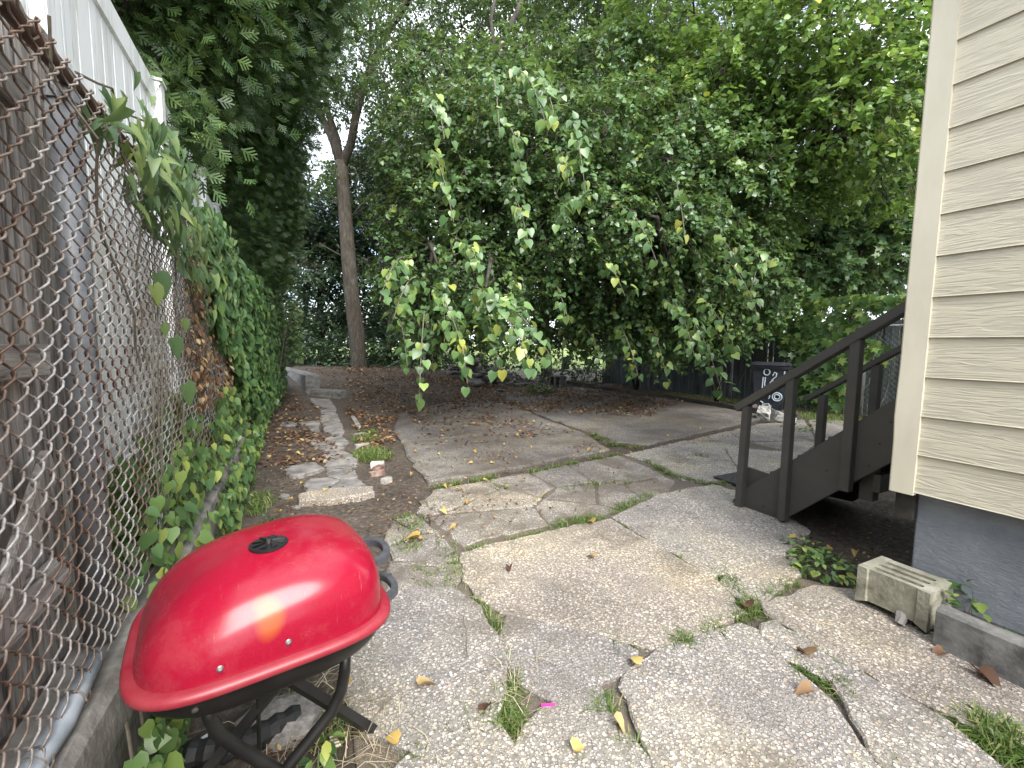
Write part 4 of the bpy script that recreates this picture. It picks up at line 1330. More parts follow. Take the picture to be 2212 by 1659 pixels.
scrap('card_scrap', 'small striped cream card scrap by the grill foot', 'card', ((711, 1592), (724, 1586), (736, 1610), (722, 1620)), M_STRP)
scrap('pink_strip', 'bright magenta plastic strip among brown leaves in the paving joint', 'plastic strip', ((1168, 1522), (1200, 1520), (1199, 1525), (1170, 1527)), simple('magenta', (.55, .03, .25), (.62, .05, .3), 9, .5, 0))
scrap('glass_shard', 'pale blue shard lying beside the leg under the grill', 'shard', ((425, 1602), (448, 1586), (450, 1600), (432, 1608)), simple('shard', (.55, .6, .66), (.7, .74, .78), 9, .3, 0))
scrap('white_chip', 'little white chip near the grass right of the grill handle', 'chip', ((872, 1168), (882, 1162), (884, 1167), (876, 1172)), simple('shardw', (.65, .65, .65), (.75, .75, .75), 9, .5, 0))
p0, p1 = at(1690, 632, 12.0), at(2060, 642, 9.5)
b = MB(); b.tube(limb_pts(p0, p1, -0.06, 10, 0), 0.007, 6)
tag(b.build('cable', M_BLK), 'thin dark cable strung above the right hand fence', 'cable')

# ================================================================== VEGETATION
M_BARK, t, bs = new_mat('grey_bark')
v = coords(t, (1, 1, .22))
n1 = nd(t, 'ShaderNodeTexNoise', Scale=16, Detail=8, Roughness=.7, Distortion=.6); t.links.new(v, n1.inputs['Vector'])
n2 = noise(t, coords(t), 1.3, 5)
c1 = ramp(t, [(.3, (.016, .013, .011)), (.5, (.05, .043, .036)), (.7, (.105, .095, .082))], n1.outputs['Fac'])
c2 = ramp(t, [(.35, (.8, .72, .6)), (.65, (1.05, 1.08, 1.02))], n2.outputs['Fac'])
t.links.new(mixc(t, c1.outputs['Color'], c2.outputs['Color'], 1.0, 'MULTIPLY'), bs.inputs['Base Color'])
bs.inputs['Roughness'].default_value = .95
bump(t, bs, n1.outputs['Fac'], .9, .03)
M_DBARK = simple('dark_bark', (.018, .015, .013), (.065, .055, .047), 10, .95, .6, stretch=(1, 1, .25))
M_TWIG = simple('twig_bark', (.07, .06, .045), (.17, .15, .115), 20, .9, .2)

ML_TALL = leaf_mat('tall_tree_leaf', [(0, (.030, .062, .026)), (.6, (.058, .112, .040)), (1, (.10, .16, .055))], .45, .3)
ML_MUL = leaf_mat('mulberry_leaf', [(0, (.034, .074, .031)), (.5, (.078, .150, .055)), (.85, (.145, .235, .075)), (.97, (.24, .31, .08)), (1, (.40, .34, .06))], .33, .28)
ML_SPR = leaf_mat('highlit_mulberry_leaf', [(0, (.05, .11, .045)), (.5, (.11, .205, .075)), (.8, (.18, .29, .095)), (.95, (.32, .40, .10)), (1, (.46, .40, .07))], .32, .35)  # lighter copy of the mulberry ramp, painting in highlights on the front sprays
ML_BRI = leaf_mat('bright_leaf', [(0, (.055, .115, .036)), (.5, (.125, .225, .055)), (.9, (.24, .36, .075)), (1, (.42, .36, .05))], .36, .38)
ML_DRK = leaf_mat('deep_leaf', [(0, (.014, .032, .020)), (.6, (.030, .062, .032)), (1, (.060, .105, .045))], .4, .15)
ML_MAP = leaf_mat('maple_leaf', [(0, (.04, .09, .04)), (.6, (.085, .165, .07)), (1, (.16, .25, .08))], .4, .3)
ML_ARB = leaf_mat('arborvitae_leaf', [(0, (.022, .050, .018)), (.55, (.055, .110, .032)), (1, (.11, .175, .05))], .5, .15)
ML_IVY = leaf_mat('creeper_leaf', [(0, (.045, .10, .036)), (.5, (.095, .18, .060)), (.8, (.18, .27, .07)), (1, (.38, .42, .10))], .38, .3)
ML_BIND = leaf_mat('bindweed_leaf', [(0, (.05, .10, .045)), (.6, (.10, .17, .07)), (1, (.20, .26, .08))], .42, .3)
ML_DEAD = leaf_mat('dead_leaf', [(0, (.06, .03, .018)), (.6, (.17, .09, .05)), (.85, (.34, .22, .11)), (1, (.45, .34, .16))], .7, .2, (.4, .2, .06))
ML_YEL = leaf_mat('yellow_leaf', [(0, (.34, .22, .08)), (.6, (.50, .36, .09)), (1, (.56, .46, .17))], .5, .25, (.7, .5, .05))
ML_GRS = leaf_mat('grass_blade', [(0, (.06, .11, .025)), (.6, (.12, .19, .045)), (.85, (.20, .24, .08)), (1, (.36, .32, .17))], .5, .3)

def stems(name, Pa, Pb, r, mat, parent, sag=0.0):
    """thin three sided twigs from Pa to Pb, one mesh"""
    n = len(Pa)
    d = norm(Pb - Pa)
    u = norm(np.cross(d, np.array([.3, .2, 1.0]))); w_ = np.cross(d, u)
    M_ = (Pa + Pb) / 2 + np.array([0, 0, sag]) * np.linalg.norm(Pb - Pa, axis=1, keepdims=True)
    a = np.arange(3) * 2.094
    off = u[:, None] * np.cos(a)[None, :, None] + w_[:, None] * np.sin(a)[None, :, None]
    V = np.stack([Pa[:, None] + off * r, M_[:, None] + off * r * .75, Pb[:, None] + off * r * .35], 1).reshape(-1, 3)
    q = np.array([[0, 1, 4, 3], [1, 2, 5, 4], [2, 0, 3, 5], [3, 4, 7, 6], [4, 5, 8, 7], [5, 3, 6, 8]])
    F = (q[None] + (np.arange(n) * 9)[:, None, None]).reshape(-1, 4)
    return fast_mesh(name, V, F, mat, parent)

def tree(name, label, limbs, blobs, ncl, per, length, size, lmat, T=OVAL, bark=M_DBARK, droop=.5, group=None, shell=.55, cat='tree', twigs=True, base=None, keep=None):
    b0 = limbs[0][0][0] if base is None else base
    root = thing(name, label, cat, tuple(b0), group)
    b = MB()
    for pts, r0, r1 in limbs:
        n = len(pts)
        rad = [r0 + (r1 - r0) * i / (n - 1) for i in range(n)]
        b.tube(pts, rad, 10 if r0 > .05 else 6)
    allp = [np.array(p) for pts, r0, r1 in limbs for p in pts[1:]]
    for c_, r_ in blobs:
        c_ = np.array(c_)
        st_ = min(allp, key=lambda p: np.linalg.norm(p - c_))
        if np.linalg.norm(st_ - c_) > .15:
            b.tube(limb_pts(st_, c_, .08, 6, .06), [.035 - .004 * q for q in range(7)], 5)
        for _ in range(4):
            e_ = c_ + norm(RNG.normal(size=3)) * np.array(r_) * .85
            b.tube(limb_pts(c_, e_, .05, 4, .08), [.014, .012, .010, .008, .005], 4)
    for v in b.bm.verts:
        v.co += Vector([random.gauss(0, .002) for _ in range(3)])
    b.build('trunk', bark, root, smooth=True)
    P, D = blob_points(blobs, ncl, shell)
    if keep is not None:
        k_ = keep(P); P, D = P[k_], D[k_]
    pos, ld, ln, S, cl, tw = twig_leaves(P, D, per, length, size, droop)
    leaf_object('crown', T, pos, ld, ln, S, lmat, root, np.clip(cl, 0, 1))
    if twigs:
        Pb = P + tw * length * .9
        stems('twigs', P - tw * length * .5, Pb, .006, M_TWIG, root, -.03)
    return root

def proj(P):
    q = P - EYEP
    z = q @ FW
    return CX + FOC * (q @ RT) / z, CY - FOC * (q @ UP) / z, z

# --- the tall forked tree
tb = ground(778, 806)
dT = float((tb - EYEP) @ FW)
def T(u, v_, dd=0.0): return at(u, v_, dT + dd)
trunk = [T(778, 812), T(776, 795), T(770, 720), T(760, 640), T(753, 560), T(746, 470), T(740, 390), T(736, 350)]
tall_limbs = [(trunk, .30, .21),
              ([T(737, 360), T(718, 300), T(690, 245), T(678, 190), T(650, 90), T(640, -60)], .15, .07),
              ([T(737, 355), T(728, 300), T(708, 240), T(700, 180), T(720, 60), T(740, -150)], .13, .06),
              ([T(737, 365), T(758, 310), T(769, 250), T(790, 170), T(830, 80), T(890, -10, -1.5), T(950, -150, -3)], .16, .08),
              ([T(769, 250), T(800, 130, 1), T(800, -40, 1.5)], .08, .05),
              ([T(745, 460), T(715, 420), T(668, 395)], .04, .015), ([T(748, 480), T(800, 420), T(850, 390)], .035, .012),
              ([T(752, 560), T(715, 540), T(690, 525)], .03, .01), ([T(778, 800), T(800, 812), T(822, 816)], .12, .03), ([T(778, 800), T(762, 812), T(745, 818)], .12, .03)]
tall_blobs = [(T(690, 60), (2.4, 2.0, 2.0)), (T(830, -20, 1), (2.6, 2.2, 1.8)), (T(800, 130, -1), (2.0, 1.6, 1.3)), (T(1000, 60, -2), (2.6, 2.2, 2.0)), (T(1180, 20, -2), (2.6, 2.0, 2.0)), (T(1350, 60, -2.5), (2.4, 2.0, 1.8)), (T(960, 190, -2), (2.2, 1.6, 1.1)),
              (T(1120, -200), (4, 4, 2.5)), (T(760, -250), (4, 4, 2.5)), (T(700, 215, .5), (1.3, 1.2, .7)), (T(1450, -80, -3), (2.6, 2.4, 2)), (T(870, 300, 0), (1.4, 1.3, .9)), (T(670, 370, -.5), (.8, .7, .5)), (T(720, 190, -1), (1.1, .8, .5))]
tree('tall_tree', 'tall grey barked tree with a leaning forked trunk at the end of the path', tall_limbs, tall_blobs, 7600, 18, .42, .105, ML_TALL, OVAL, M_BARK, .5)

# --- mulberry with low hanging boughs
mb_ = ground(908, 775)
dM = 15.5
mb0 = at(908, 765, dM); mb0[2] = float(rise(mb0[0], mb0[1])) - .05
def Mp(u, v_, d): return at(u, v_, d)
m_limbs = [([mb0, Mp(906, 690, dM), Mp(903, 620, dM), Mp(905, 540, 14.5), Mp(925, 440, 13), Mp(980, 330, 10.5)], .34, .12),
           ([mb0 + np.array([.4, .1, 0]), Mp(936, 690, dM), Mp(940, 610, dM), Mp(985, 500, 13), Mp(1080, 380, 9.5), Mp(1200, 300, 8)], .22, .06),
           ([mb0 + np.array([.1, .4, 0]), Mp(880, 640, dM + .3), Mp(868, 560, dM + .3), Mp(880, 420, dM)], .16, .05),
           ([Mp(980, 330, 10.5), Mp(1035, 190, 11), Mp(1070, 120, 11), Mp(1120, 20, 11), Mp(1160, -90, 11)], .11, .05), ([Mp(1070, 120, 11), Mp(1060, 40, 11.3), Mp(1085, -80, 11.5)], .06, .03),
           ([Mp(925, 440, 13), Mp(930, 360, 9.5), Mp(940, 320, 8), Mp(960, 310, 6.4)], .09, .02),
           ([Mp(985, 500, 13), Mp(1100, 440, 9), Mp(1250, 430, 7.6), Mp(1420, 470, 6.6)], .09, .02),
           ([Mp(1080, 380, 9.5), Mp(1300, 330, 8), Mp(1500, 350, 7.2)], .07, .02),
           ([Mp(905, 540, 14.5), Mp(920, 520, 9), Mp(930, 530, 7), Mp(945, 570, 5.6)], .07, .015),
           ([Mp(985, 500, 13), Mp(1050, 520, 8.5), Mp(1060, 560, 6.5), Mp(1050, 620, 5.4)], .07, .014)]
m_blobs = [(Mp(960, 330, 8.5), (1.2, 1.4, .9)), (Mp(1080, 300, 8), (1.3, 1.4, 1.0)), (Mp(1220, 320, 7.6), (1.3, 1.3, 1.0)), (Mp(1380, 330, 7.8), (1.3, 1.3, 1.1)), (Mp(1500, 400, 8), (1.2, 1.3, 1.1)),
           (Mp(930, 460, 8.4), (.9, 1.3, .8)), (Mp(1060, 470, 7.8), (1.1, 1.3, .9)), (Mp(1230, 480, 7.6), (1.2, 1.3, .9)), (Mp(1400, 500, 7.5), (1.1, 1.2, .8)),
           (Mp(900, 590, 8), (.7, 1.0, .6)), (Mp(1000, 590, 7.4), (.7, 1.0, .6)), (Mp(1060, 640, 7.0), (.55, .8, .45)), (Mp(1320, 610, 8.5), (1.2, 1.0, .7)), (Mp(1460, 610, 8.6), (1.0, 1.0, .7)), (Mp(930, 690, 7.2), (.45, .7, .35)),
           (Mp(980, 190, 9.5), (1.2, 1.2, .7)), (Mp(1150, 170, 9.5), (1.3, 1.2, .8)), (Mp(1330, 190, 9.3), (1.4, 1.3, .9)), (Mp(1560, 520, 8.5), (1.0, 1.0, .8)), (Mp(1180, 590, 8.4), (.9, .9, .6)), (Mp(1340, 700, 9), (1.0, .9, .55)), (Mp(1460, 720, 9), (1.0, .9, .5)), (Mp(1560, 690, 9.2), (.8, .8, .5)), (Mp(1240, 680, 9.2), (.8, .8, .45)), (Mp(1620, 620, 9), (.8, .8, .5)), (Mp(1010, 700, 8.4), (.6, .7, .35)), (Mp(1110, 720, 9), (.6, .7, .3))]
mul = tree('mulberry_tree', 'leafy mulberry tree with low branches hanging over the patio', m_limbs, m_blobs, 6800, 15, .32, .078, ML_MUL, HEART, M_DBARK, .55, base=mb0)
# the separate hanging sprays at the front
SPR = [((920, 660, 6.2), (905, 872, 4.6), 10), ((930, 620, 6), (1005, 775, 4.8), 22), ((1020, 620, 5.6), (1150, 800, 4.4), 26), ((1040, 640, 5.6), (1190, 770, 4.6), 18), ((880, 560, 6.4), (820, 650, 5.0), 18), ((900, 600, 6), (850, 690, 5), 14),
       ((990, 540, 6.2), (1040, 590, 4.9), 20), ((960, 600, 6), (960, 740, 5.2), 22), ((1020, 640, 6), (1080, 800, 5.0), 22), ((920, 330, 6.6), (980, 480, 5.0), 20), ((1100, 160, 6.5), (1180, 270, 5), 18), ((1060, 170, 6.6), (1080, 300, 5.1), 16), ((1150, 170, 6.2), (1200, 260, 5), 14),
       ((930, 230, 6.6), (960, 300, 5.2), 14), ((1230, 260, 6.2), (1265, 420, 5.2), 18), ((1450, 380, 7), (1480, 520, 5.8), 14), ((1440, 640, 7.4), (1500, 770, 6.0), 26), ((1500, 640, 7.2), (1590, 770, 6), 24), ((1480, 680, 7.2), (1560, 850, 6), 24), ((1330, 700, 8), (1380, 820, 6.8), 16), ((1400, 700, 8), (1440, 820, 7), 16),
       ((1330, 440, 7), (1420, 570, 5.8), 14), ((1560, 560, 7.4), (1640, 690, 6.4), 20), ((1100, 420, 6.6), (1140, 520, 5.6), 16), ((1180, 600, 7.6), (1230, 700, 6.4), 18), ((860, 690, 6.8), (880, 790, 5.6), 16), ((980, 680, 6.2), (1010, 830, 5.2), 14), ((1290, 430, 6.6), (1200, 480, 5.6), 14), ((1250, 700, 8.4), (1300, 780, 7.4), 14), ((1050, 650, 9), (1110, 765, 8), 26), ((1120, 640, 9.4), (1190, 780, 8.4), 26), ((960, 650, 9), (1000, 770, 8), 22), ((1150, 620, 9), (1240, 740, 8.4), 22), ((1180, 650, 10), (1270, 790, 9), 22), ((930, 640, 8), (935, 800, 7), 18), ((1560, 540, 7.5), (1700, 580, 6.6), 18), ((1500, 480, 7), (1590, 560, 6.2), 14), ((1650, 560, 8), (1620, 640, 7), 16), ((1290, 560, 7), (1350, 640, 6), 12), ((1200, 330, 6.8), (1230, 400, 5.6), 14), ((1100, 280, 6.6), (1130, 400, 5.6), 14)]
Pl, Dl, Nl, Sl, Rl = [], [], [], [], []
for a, c_, n in SPR:
    pa, pc = at(*a), at(*c_)
    L_ = np.linalg.norm(pc - pa)
    sa = [pa]
    prev = pa
    for i in range(n * 2):
        tt = 0.12 + 0.88 * (i + RNG.random()) / (n * 2)
        p = pa + (pc - pa) * tt + np.array([0, 0, .45 * L_ * tt * (1 - tt)])
        if i % 3 == 0: sa.append(p)
        off = RNG.normal(size=3) * .075
        off[2] -= .02
        Pl.append(p + off * .7); Dl.append(off * 7 + np.array([0, 0, -.85]) + RNG.normal(size=3) * .25)
        Nl.append(np.array([0, 0, .6]) + off * 4 - FW * .5 + RNG.normal(size=3) * .25)
        Sl.append(.085 + .055 * RNG.random()); Rl.append(.1 + .88 * RNG.random())
    sa.append(pc)
    b = MB(); b.tube(sa, [.011 - .007 * q / (len(sa) - 1) for q in range(len(sa))], 5)
    b.build('hanging_branch', M_TWIG, mul, smooth=True)
leaf_object('hanging_leaves', HEART, np.array(Pl), np.array(Dl), np.array(Nl), np.array(Sl), ML_SPR, mul, np.array(Rl))

# --- bright tree on the right and the darker maple under it
bx = np.array([11.8, 8.6, 0.0])
tree('bright_leaved_tree', 'bright green leafy tree rising behind the right hand fence',
     [([bx, bx + np.array([-.1, .1, 2.5]), at(1760, 420, 10.5), at(1780, 250, 9)], .2, .1), ([at(1760, 420, 10.5), at(1650, 330, 8.8), at(1600, 250, 7.8)], .09, .03), ([at(1780, 250, 9), at(1880, 120, 7.5)], .08, .03), ([at(1700, 350, 9), at(1800, 290, 7.2), at(1900, 240, 6.4)], .05, .015)],
     [(at(1640, 140, 8), (1.6, 1.4, 1.1)), (at(1800, 70, 7.2), (1.3, 1.3, 1.0)), (at(1860, 230, 7), (1.0, 1.0, .8)), (at(1720, 290, 7.8), (1.2, 1.1, .9)), (at(1560, 240, 8.2), (1.2, 1.1, 1.0)), (at(1960, 130, 7.2), (.9, 1, 1.0)), (at(1900, 370, 7.8), (.9, .9, .7)), (at(1650, 420, 8.6), (1.1, 1.1, .8)), (at(1500, 30, 9), (1.8, 1.6, 1.4)), (at(1980, 300, 8.4), (.9, .9, .9))],
     2700, 14, .34, .090, ML_BRI, HEART, M_DBARK, .4)
mx = np.array([12.6, 6.2, 0.0])
tree('maple_tree', 'dark broad leaved maple with lobed leaves over the creeper covered fence',
     [([mx, mx + np.array([0, 0, 2.0]), at(1900, 500, 11.5), at(1850, 380, 11)], .16, .06), ([at(1900, 500, 11.5), at(1780, 560, 10), at(1700, 610, 9.2)], .05, .015)],
     [(at(1860, 540, 10.4), (1.5, 1.2, .9)), (at(1960, 460, 10.4), (1.2, 1.2, .9)), (at(1760, 560, 10.2), (1.2, 1.0, .7)), (at(1800, 470, 10.6), (1.5, 1.2, 1.0)), (at(1960, 330, 11), (1.3, 1.4, 1.6))],
     1500, 12, .40, .135, ML_MAP, LOBED, M_DBARK, .35)
# --- undergrowth along the right fence
sh = np.array([9.7, 9.0, 0.0])
for q, (lab, blobs) in enumerate((('dark overgrown shrub crowding the right fence beyond the bin', [(at(1560, 640, 10.5), (1.1, 1, .9)), (at(1480, 700, 11), (1.0, .9, .7)), (at(1600, 560, 11), (1.3, 1.2, 1.1))]),
                                  ('dark overgrown shrub filling the far right corner of the yard', [(at(1380, 680, 12.5), (1.2, 1, .8)), (at(1300, 640, 13), (1.2, 1.1, 1.0)), (at(1420, 590, 12), (1.5, 1.3, 1.2))]))):
    base = np.array([blobs[0][0][0], blobs[0][0][1], 0.0])
    tree('shrub', lab, [([base, base + np.array([.1, 0, .8]), blobs[0][0]], .05, .02), ([base, base + np.array([-.2, .1, .9]), blobs[1][0]], .04, .015)], blobs, 1000, 12, .35, .11, ML_DRK if q else ML_MUL, OVAL, M_DBARK, .5, cat='shrub')

# --- dark trees beyond the yard
BG = [('dark rounded tree standing beyond the forked trunk on the left', (690, 560), 19, [((690, 560), (2.0, 1.8, 1.5)), ((640, 480), (1.6, 1.6, 1.3)), ((740, 500), (1.4, 1.5, 1.2)), ((680, 660), (1.6, 1.3, .8))], 1400, ML_DRK),
      ('dark tree with open twiggy crown behind the forked trunk', (830, 560), 21, [((840, 520), (2.0, 1.8, 1.6)), ((820, 400), (1.8, 1.8, 1.3)), ((870, 640), (1.6, 1.3, .9)), ((800, 680), (1.6, 1.3, .9))], 1300, ML_DRK),
      ('dark dense tree beyond the stone heap', (1010, 560), 20, [((1000, 560), (2.0, 2, 1.3)), ((1080, 480), (2.3, 2, 1.7)), ((1030, 400), (2.4, 2, 1.6))], 900, ML_DRK),
      ('deep green tree beyond the back chain link fence', (1190, 600), 19, [((1170, 590), (2.1, 1.8, 1.2)), ((1250, 480), (2.2, 2, 1.8)), ((1230, 640), (1.6, 1.3, .7)), ((1150, 400), (2.4, 2, 1.6))], 1100, ML_DRK),
      ('wide deep green tree behind the far right corner', (1420, 600), 18, [((1400, 560), (2.3, 2, 1.8)), ((1500, 480), (2.2, 2, 1.8)), ((1360, 400), (2.4, 2, 1.8)), ((1330, 640), (1.6, 1.4, 1.0))], 1100, ML_DRK),
      ('broad dark tree behind the right hand fence and maple', (1700, 560), 17, [((1650, 560), (2.3, 2, 2)), ((1800, 480), (2.5, 2, 2.2)), ((1950, 500), (2.3, 2, 2.0)), ((1560, 420), (2.4, 2, 2.0)), ((1760, 300), (3.0, 2, 2.2)), ((1950, 250), (2.6, 2, 2.4)), ((1850, 600), (2.5, 2, .7))], 1700, ML_DRK),
      ('hazy small leaved tree high behind the forked trunk', (930, 300), 24, [((900, 300), (2.6, 2.4, 1.9)), ((1050, 200), (3, 2.4, 2.2)), ((780, 400), (2.0, 2, 1.6)), ((1200, 250), (3, 2.4, 2.2))], 2900, ML_TALL),
      ('leafy tree with high crown behind the mulberry', (1350, 300), 23, [((1320, 250), (3.2, 2.4, 2.4)), ((1480, 180), (3.2, 2.4, 2.6)), ((1250, 80), (3.2, 2.4, 2.2)), ((1560, 320), (2.8, 2.2, 2.2)), ((1130, 230), (2.4, 2, 1.6))], 2300, ML_TALL)]
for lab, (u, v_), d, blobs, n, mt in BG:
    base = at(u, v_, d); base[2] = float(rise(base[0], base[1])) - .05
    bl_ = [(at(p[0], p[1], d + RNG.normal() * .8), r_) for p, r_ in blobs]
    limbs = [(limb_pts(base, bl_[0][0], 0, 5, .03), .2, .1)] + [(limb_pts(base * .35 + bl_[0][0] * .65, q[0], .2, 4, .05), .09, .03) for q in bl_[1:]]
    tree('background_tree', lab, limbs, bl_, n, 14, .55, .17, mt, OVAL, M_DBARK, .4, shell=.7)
# leaning dark trunk and slim ones at the far left
for lab, pts, r0, crown in (('dark leaning tree at the far end of the left fence', [(625, 790, 15.5), (606, 690, 15.5), (590, 600, 15.5), (575, 500, 15.5), (590, 380, 15.5)], .16, [((600, 420), (1.3, 1.2, 1.0)), ((560, 330), (1.3, 1.2, 1.0)), ((640, 580), (.9, .8, .5))]),
                            ('slim dark tree between the forked trunk and the mulberry', [(838, 790, 17), (845, 650, 17), (848, 520, 17), (830, 400, 17)], .12, [((850, 470), (1.3, 1.2, .9)), ((830, 590), (1.1, 1, .7)), ((860, 360), (1.4, 1.2, 1.0))])):
    pp = [at(*p) for p in pts]
    pp[0][2] = float(rise(pp[0][0], pp[0][1])) - .05
    tree('dark_tree', lab, [(pp, r0, r0 * .5)], [(at(p[0], p[1], pts[1][2]), r_) for p, r_ in crown], 420, 12, .45, .14, ML_DRK, OVAL, M_DBARK, .4)
# thicket that closes the view under the trees
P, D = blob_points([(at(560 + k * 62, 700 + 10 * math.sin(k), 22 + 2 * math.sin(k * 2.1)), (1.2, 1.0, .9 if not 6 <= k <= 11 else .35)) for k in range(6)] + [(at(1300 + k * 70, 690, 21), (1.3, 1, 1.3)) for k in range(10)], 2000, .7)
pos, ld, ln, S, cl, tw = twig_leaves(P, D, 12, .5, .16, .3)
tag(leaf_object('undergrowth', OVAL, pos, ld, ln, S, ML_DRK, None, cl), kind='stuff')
hb = []
for k in range(12):
    c_ = at(545 + k * 36, 745, 17.5 + 1.5 * math.sin(k * 1.9)); c_[2] = float(rise(c_[0], c_[1])) + .55 + .25 * math.sin(k * 2.7)
    hb.append((c_, (1.0, .8, .75)))
for k in range(7):
    c_ = at(975 + k * 55, 752, 16.5); c_[2] = .5
    hb.append((c_, (.8, .6, (.75, .6, .4, .5, .35, .6, .8)[k])))
hb += [(at(1050, 680, 15), (1.0, .7, .45)), (at(1200, 700, 15), (1.0, .7, .5)), (at(1120, 650, 15.5), (1.2, .7, .4)), (at(960, 700, 15), (.7, .6, .5))]
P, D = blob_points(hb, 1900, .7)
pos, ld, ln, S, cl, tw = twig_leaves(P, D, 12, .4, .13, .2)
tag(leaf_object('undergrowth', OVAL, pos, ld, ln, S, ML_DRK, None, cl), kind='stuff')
P, D = blob_points([(at(660 + k * 50, 705, 24), (.9, 1.0, .6)) for k in range(6)] + [(at(960 + k * 60, 752, 17 + k * .4), (.8, .6, .32)) for k in range(6)], 420, .7)
pos, ld, ln, S, cl, tw = twig_leaves(P, D, 12, .4, .13, .3)
tag(leaf_object('undergrowth', OVAL, pos, ld, ln, S, ML_BRI, None, cl), kind='stuff')

# --- arborvitae row behind the vinyl fence
ARB = [((-2.0, 3.1), [((-.78, 4.4, 3.1), (.16, .4, .22)), ((-1.95, 3.5, 4.8), (1.0, 1.1, 1.3)), ((-1.8, 3.4, 6.3), (1.1, 1.1, 1.6))], 1500, 'dark arborvitae hanging nearest over the white vinyl fence'),
       ((-1.8, 5.2), [((-1.25, 5.3, 5.2), (1.35, 1.4, 1.9)), ((-.75, 5.5, 6.4), (1.6, 1.5, 2.0)), ((-1.5, 5.0, 8.4), (1.5, 1.5, 2.2))], 3000, 'biggest dense arborvitae bulging over the yard from the white fence'),
       ((-1.7, 8.0), [((-1.25, 7.9, 3.5), (1.0, 1.4, 1.5)), ((-.80, 8.0, 5.3), (1.2, 1.5, 1.7)), ((-.65, 8.0, 7.4), (1.6, 1.5, 2.2)), ((-1.2, 8, 9.6), (1.4, 1.4, 2))], 3000, 'tall green arborvitae past the middle of the white fence'),
       ((-1.6, 11.2), [((-1.2, 11, 2.7), (1.05, 1.5, 1.5)), ((-.95, 11.2, 4.4), (1.15, 1.5, 1.6)), ((-1.2, 11, 6.6), (1.3, 1.5, 2))], 2000, 'far arborvitae beside the last finial posts of the white fence')]
for (x, y), blobs, n, lab in ARB:
    base = np.array([x, y, .42])
    root = thing('arborvitae', lab, 'conifer', tuple(base), 'arborvitae row behind the white fence')
    b = MB(); b.tube([base, base + np.array([0, .05, 3]), base + np.array([.1, 0, 7])], [.14, .11, .05], 10)
    for k in range(7):
        z_ = 2.6 + k * .6
        b.tube([base + np.array([0, 0, z_]), base + np.array([.5, random.uniform(-.5, .5), z_ + .2]), base + np.array([.95, random.uniform(-.9, .9), z_ + .6])], [.035, .025, .01], 6)
    b.build('trunk', M_DBARK, root, smooth=True)
    P, D = blob_points([(np.array(c_), r_) for c_, r_ in blobs], n, .45)
    ncl = 26
    cen = np.repeat(P, ncl, 0) + RNG.normal(size=(len(P) * ncl, 3)) * np.array([.14, .14, .17])
    dd = np.repeat(D, ncl, 0) * np.array([1, 1, .25]) + np.array([0, 0, -.25]) + RNG.normal(size=cen.shape) * .4
    nn = RNG.normal(size=cen.shape) + np.array([.3, -.3, .5])
    okk = cen[:, 0] > -2.9
    okk &= ~((cen[:, 0] < -.65) & (cen[:, 2] < 2.75) & (cen[:, 0] > -.95))
    cen, dd, nn = cen[okk], dd[okk], nn[okk]
    cl = np.repeat(RNG.random(len(P)), ncl)[okk] * .6 + RNG.random(len(cen)) * .4
    leaf_object('crown', SPRAY, cen, dd, nn, .075 + .065 * RNG.random(len(cen)), ML_ARB, root, cl)

# ================================================================== VINES
def vine(name, label, P, D, N, S, rnd, mat, T, runners=(), rr=.004, group=None):
    root = thing(name, label, 'vine', tuple(P[0]), group)
    leaf_object('foliage', T, P, D, N, S, mat, root, rnd)
    if len(runners):
        b = MB()
        for pts in runners: b.tube(pts, rr, 5)
        b.build('stems', M_TWIG, root)
    return root
def wall_leaves(n, yf, zf, xf, thick, size, droop=.9):
    """leaves hanging off the plane of the left fence towards the yard"""
    y, z, x = yf, zf, xf + RNG.random(n) * thick
    P = np.stack([x, y, z], 1)
    D = np.stack([.35 + RNG.normal(size=n) * .3, RNG.normal(size=n) * .45, -droop + RNG.normal(size=n) * .35], 1)
    N = np.stack([1.0 + RNG.normal(size=n) * .3, -.45 + RNG.normal(size=n) * .35, .55 + RNG.normal(size=n) * .3], 1)
    return P, D, N, size * (.6 + .7 * RNG.random(n))
def runners_on(n, y0, y1, z0, z1, x=None):
    out = []
    for _ in range(n):
        a = np.array([FX + .01, random.uniform(y0, y1), z0]); c_ = np.array([FX + .015, a[1] + random.uniform(-.6, .6), z1])
        out.append(limb_pts(a, c_, 0, 9, .05))
    return out
# bindweed over the top near the first post
n = 760
y = RNG.triangular(1.78, 2.4, 6.0, n); topz = 2.22 + .06 * np.sin(y * 3)
dep = RNG.random(n) ** 1.3 * np.interp(y, [1.7, 2.2, 3.2, 4.4, 5.6], [.10, .34, .62, .8, .9])
P, D, N, S = wall_leaves(n, y, topz - dep, FX - .03, .14, .075)
up_ = RNG.random(n) < .08
P[up_, 2] += .12
rn = runners_on(9, 1.9, 5, 1.3, 2.2) + [limb_pts(np.array([FX, 1.75 + .4 * k, 2.16]), np.array([FX + .04, 2.3 + .4 * k, 2.2 + .1 * (k % 2)]), .03, 6, .06) for k in range(7)]
vine('bindweed', 'pale arrow leaved bindweed draped over the top of the left fence by the post', P, D, N, S, RNG.random(n), ML_BIND, ARROW, rn)
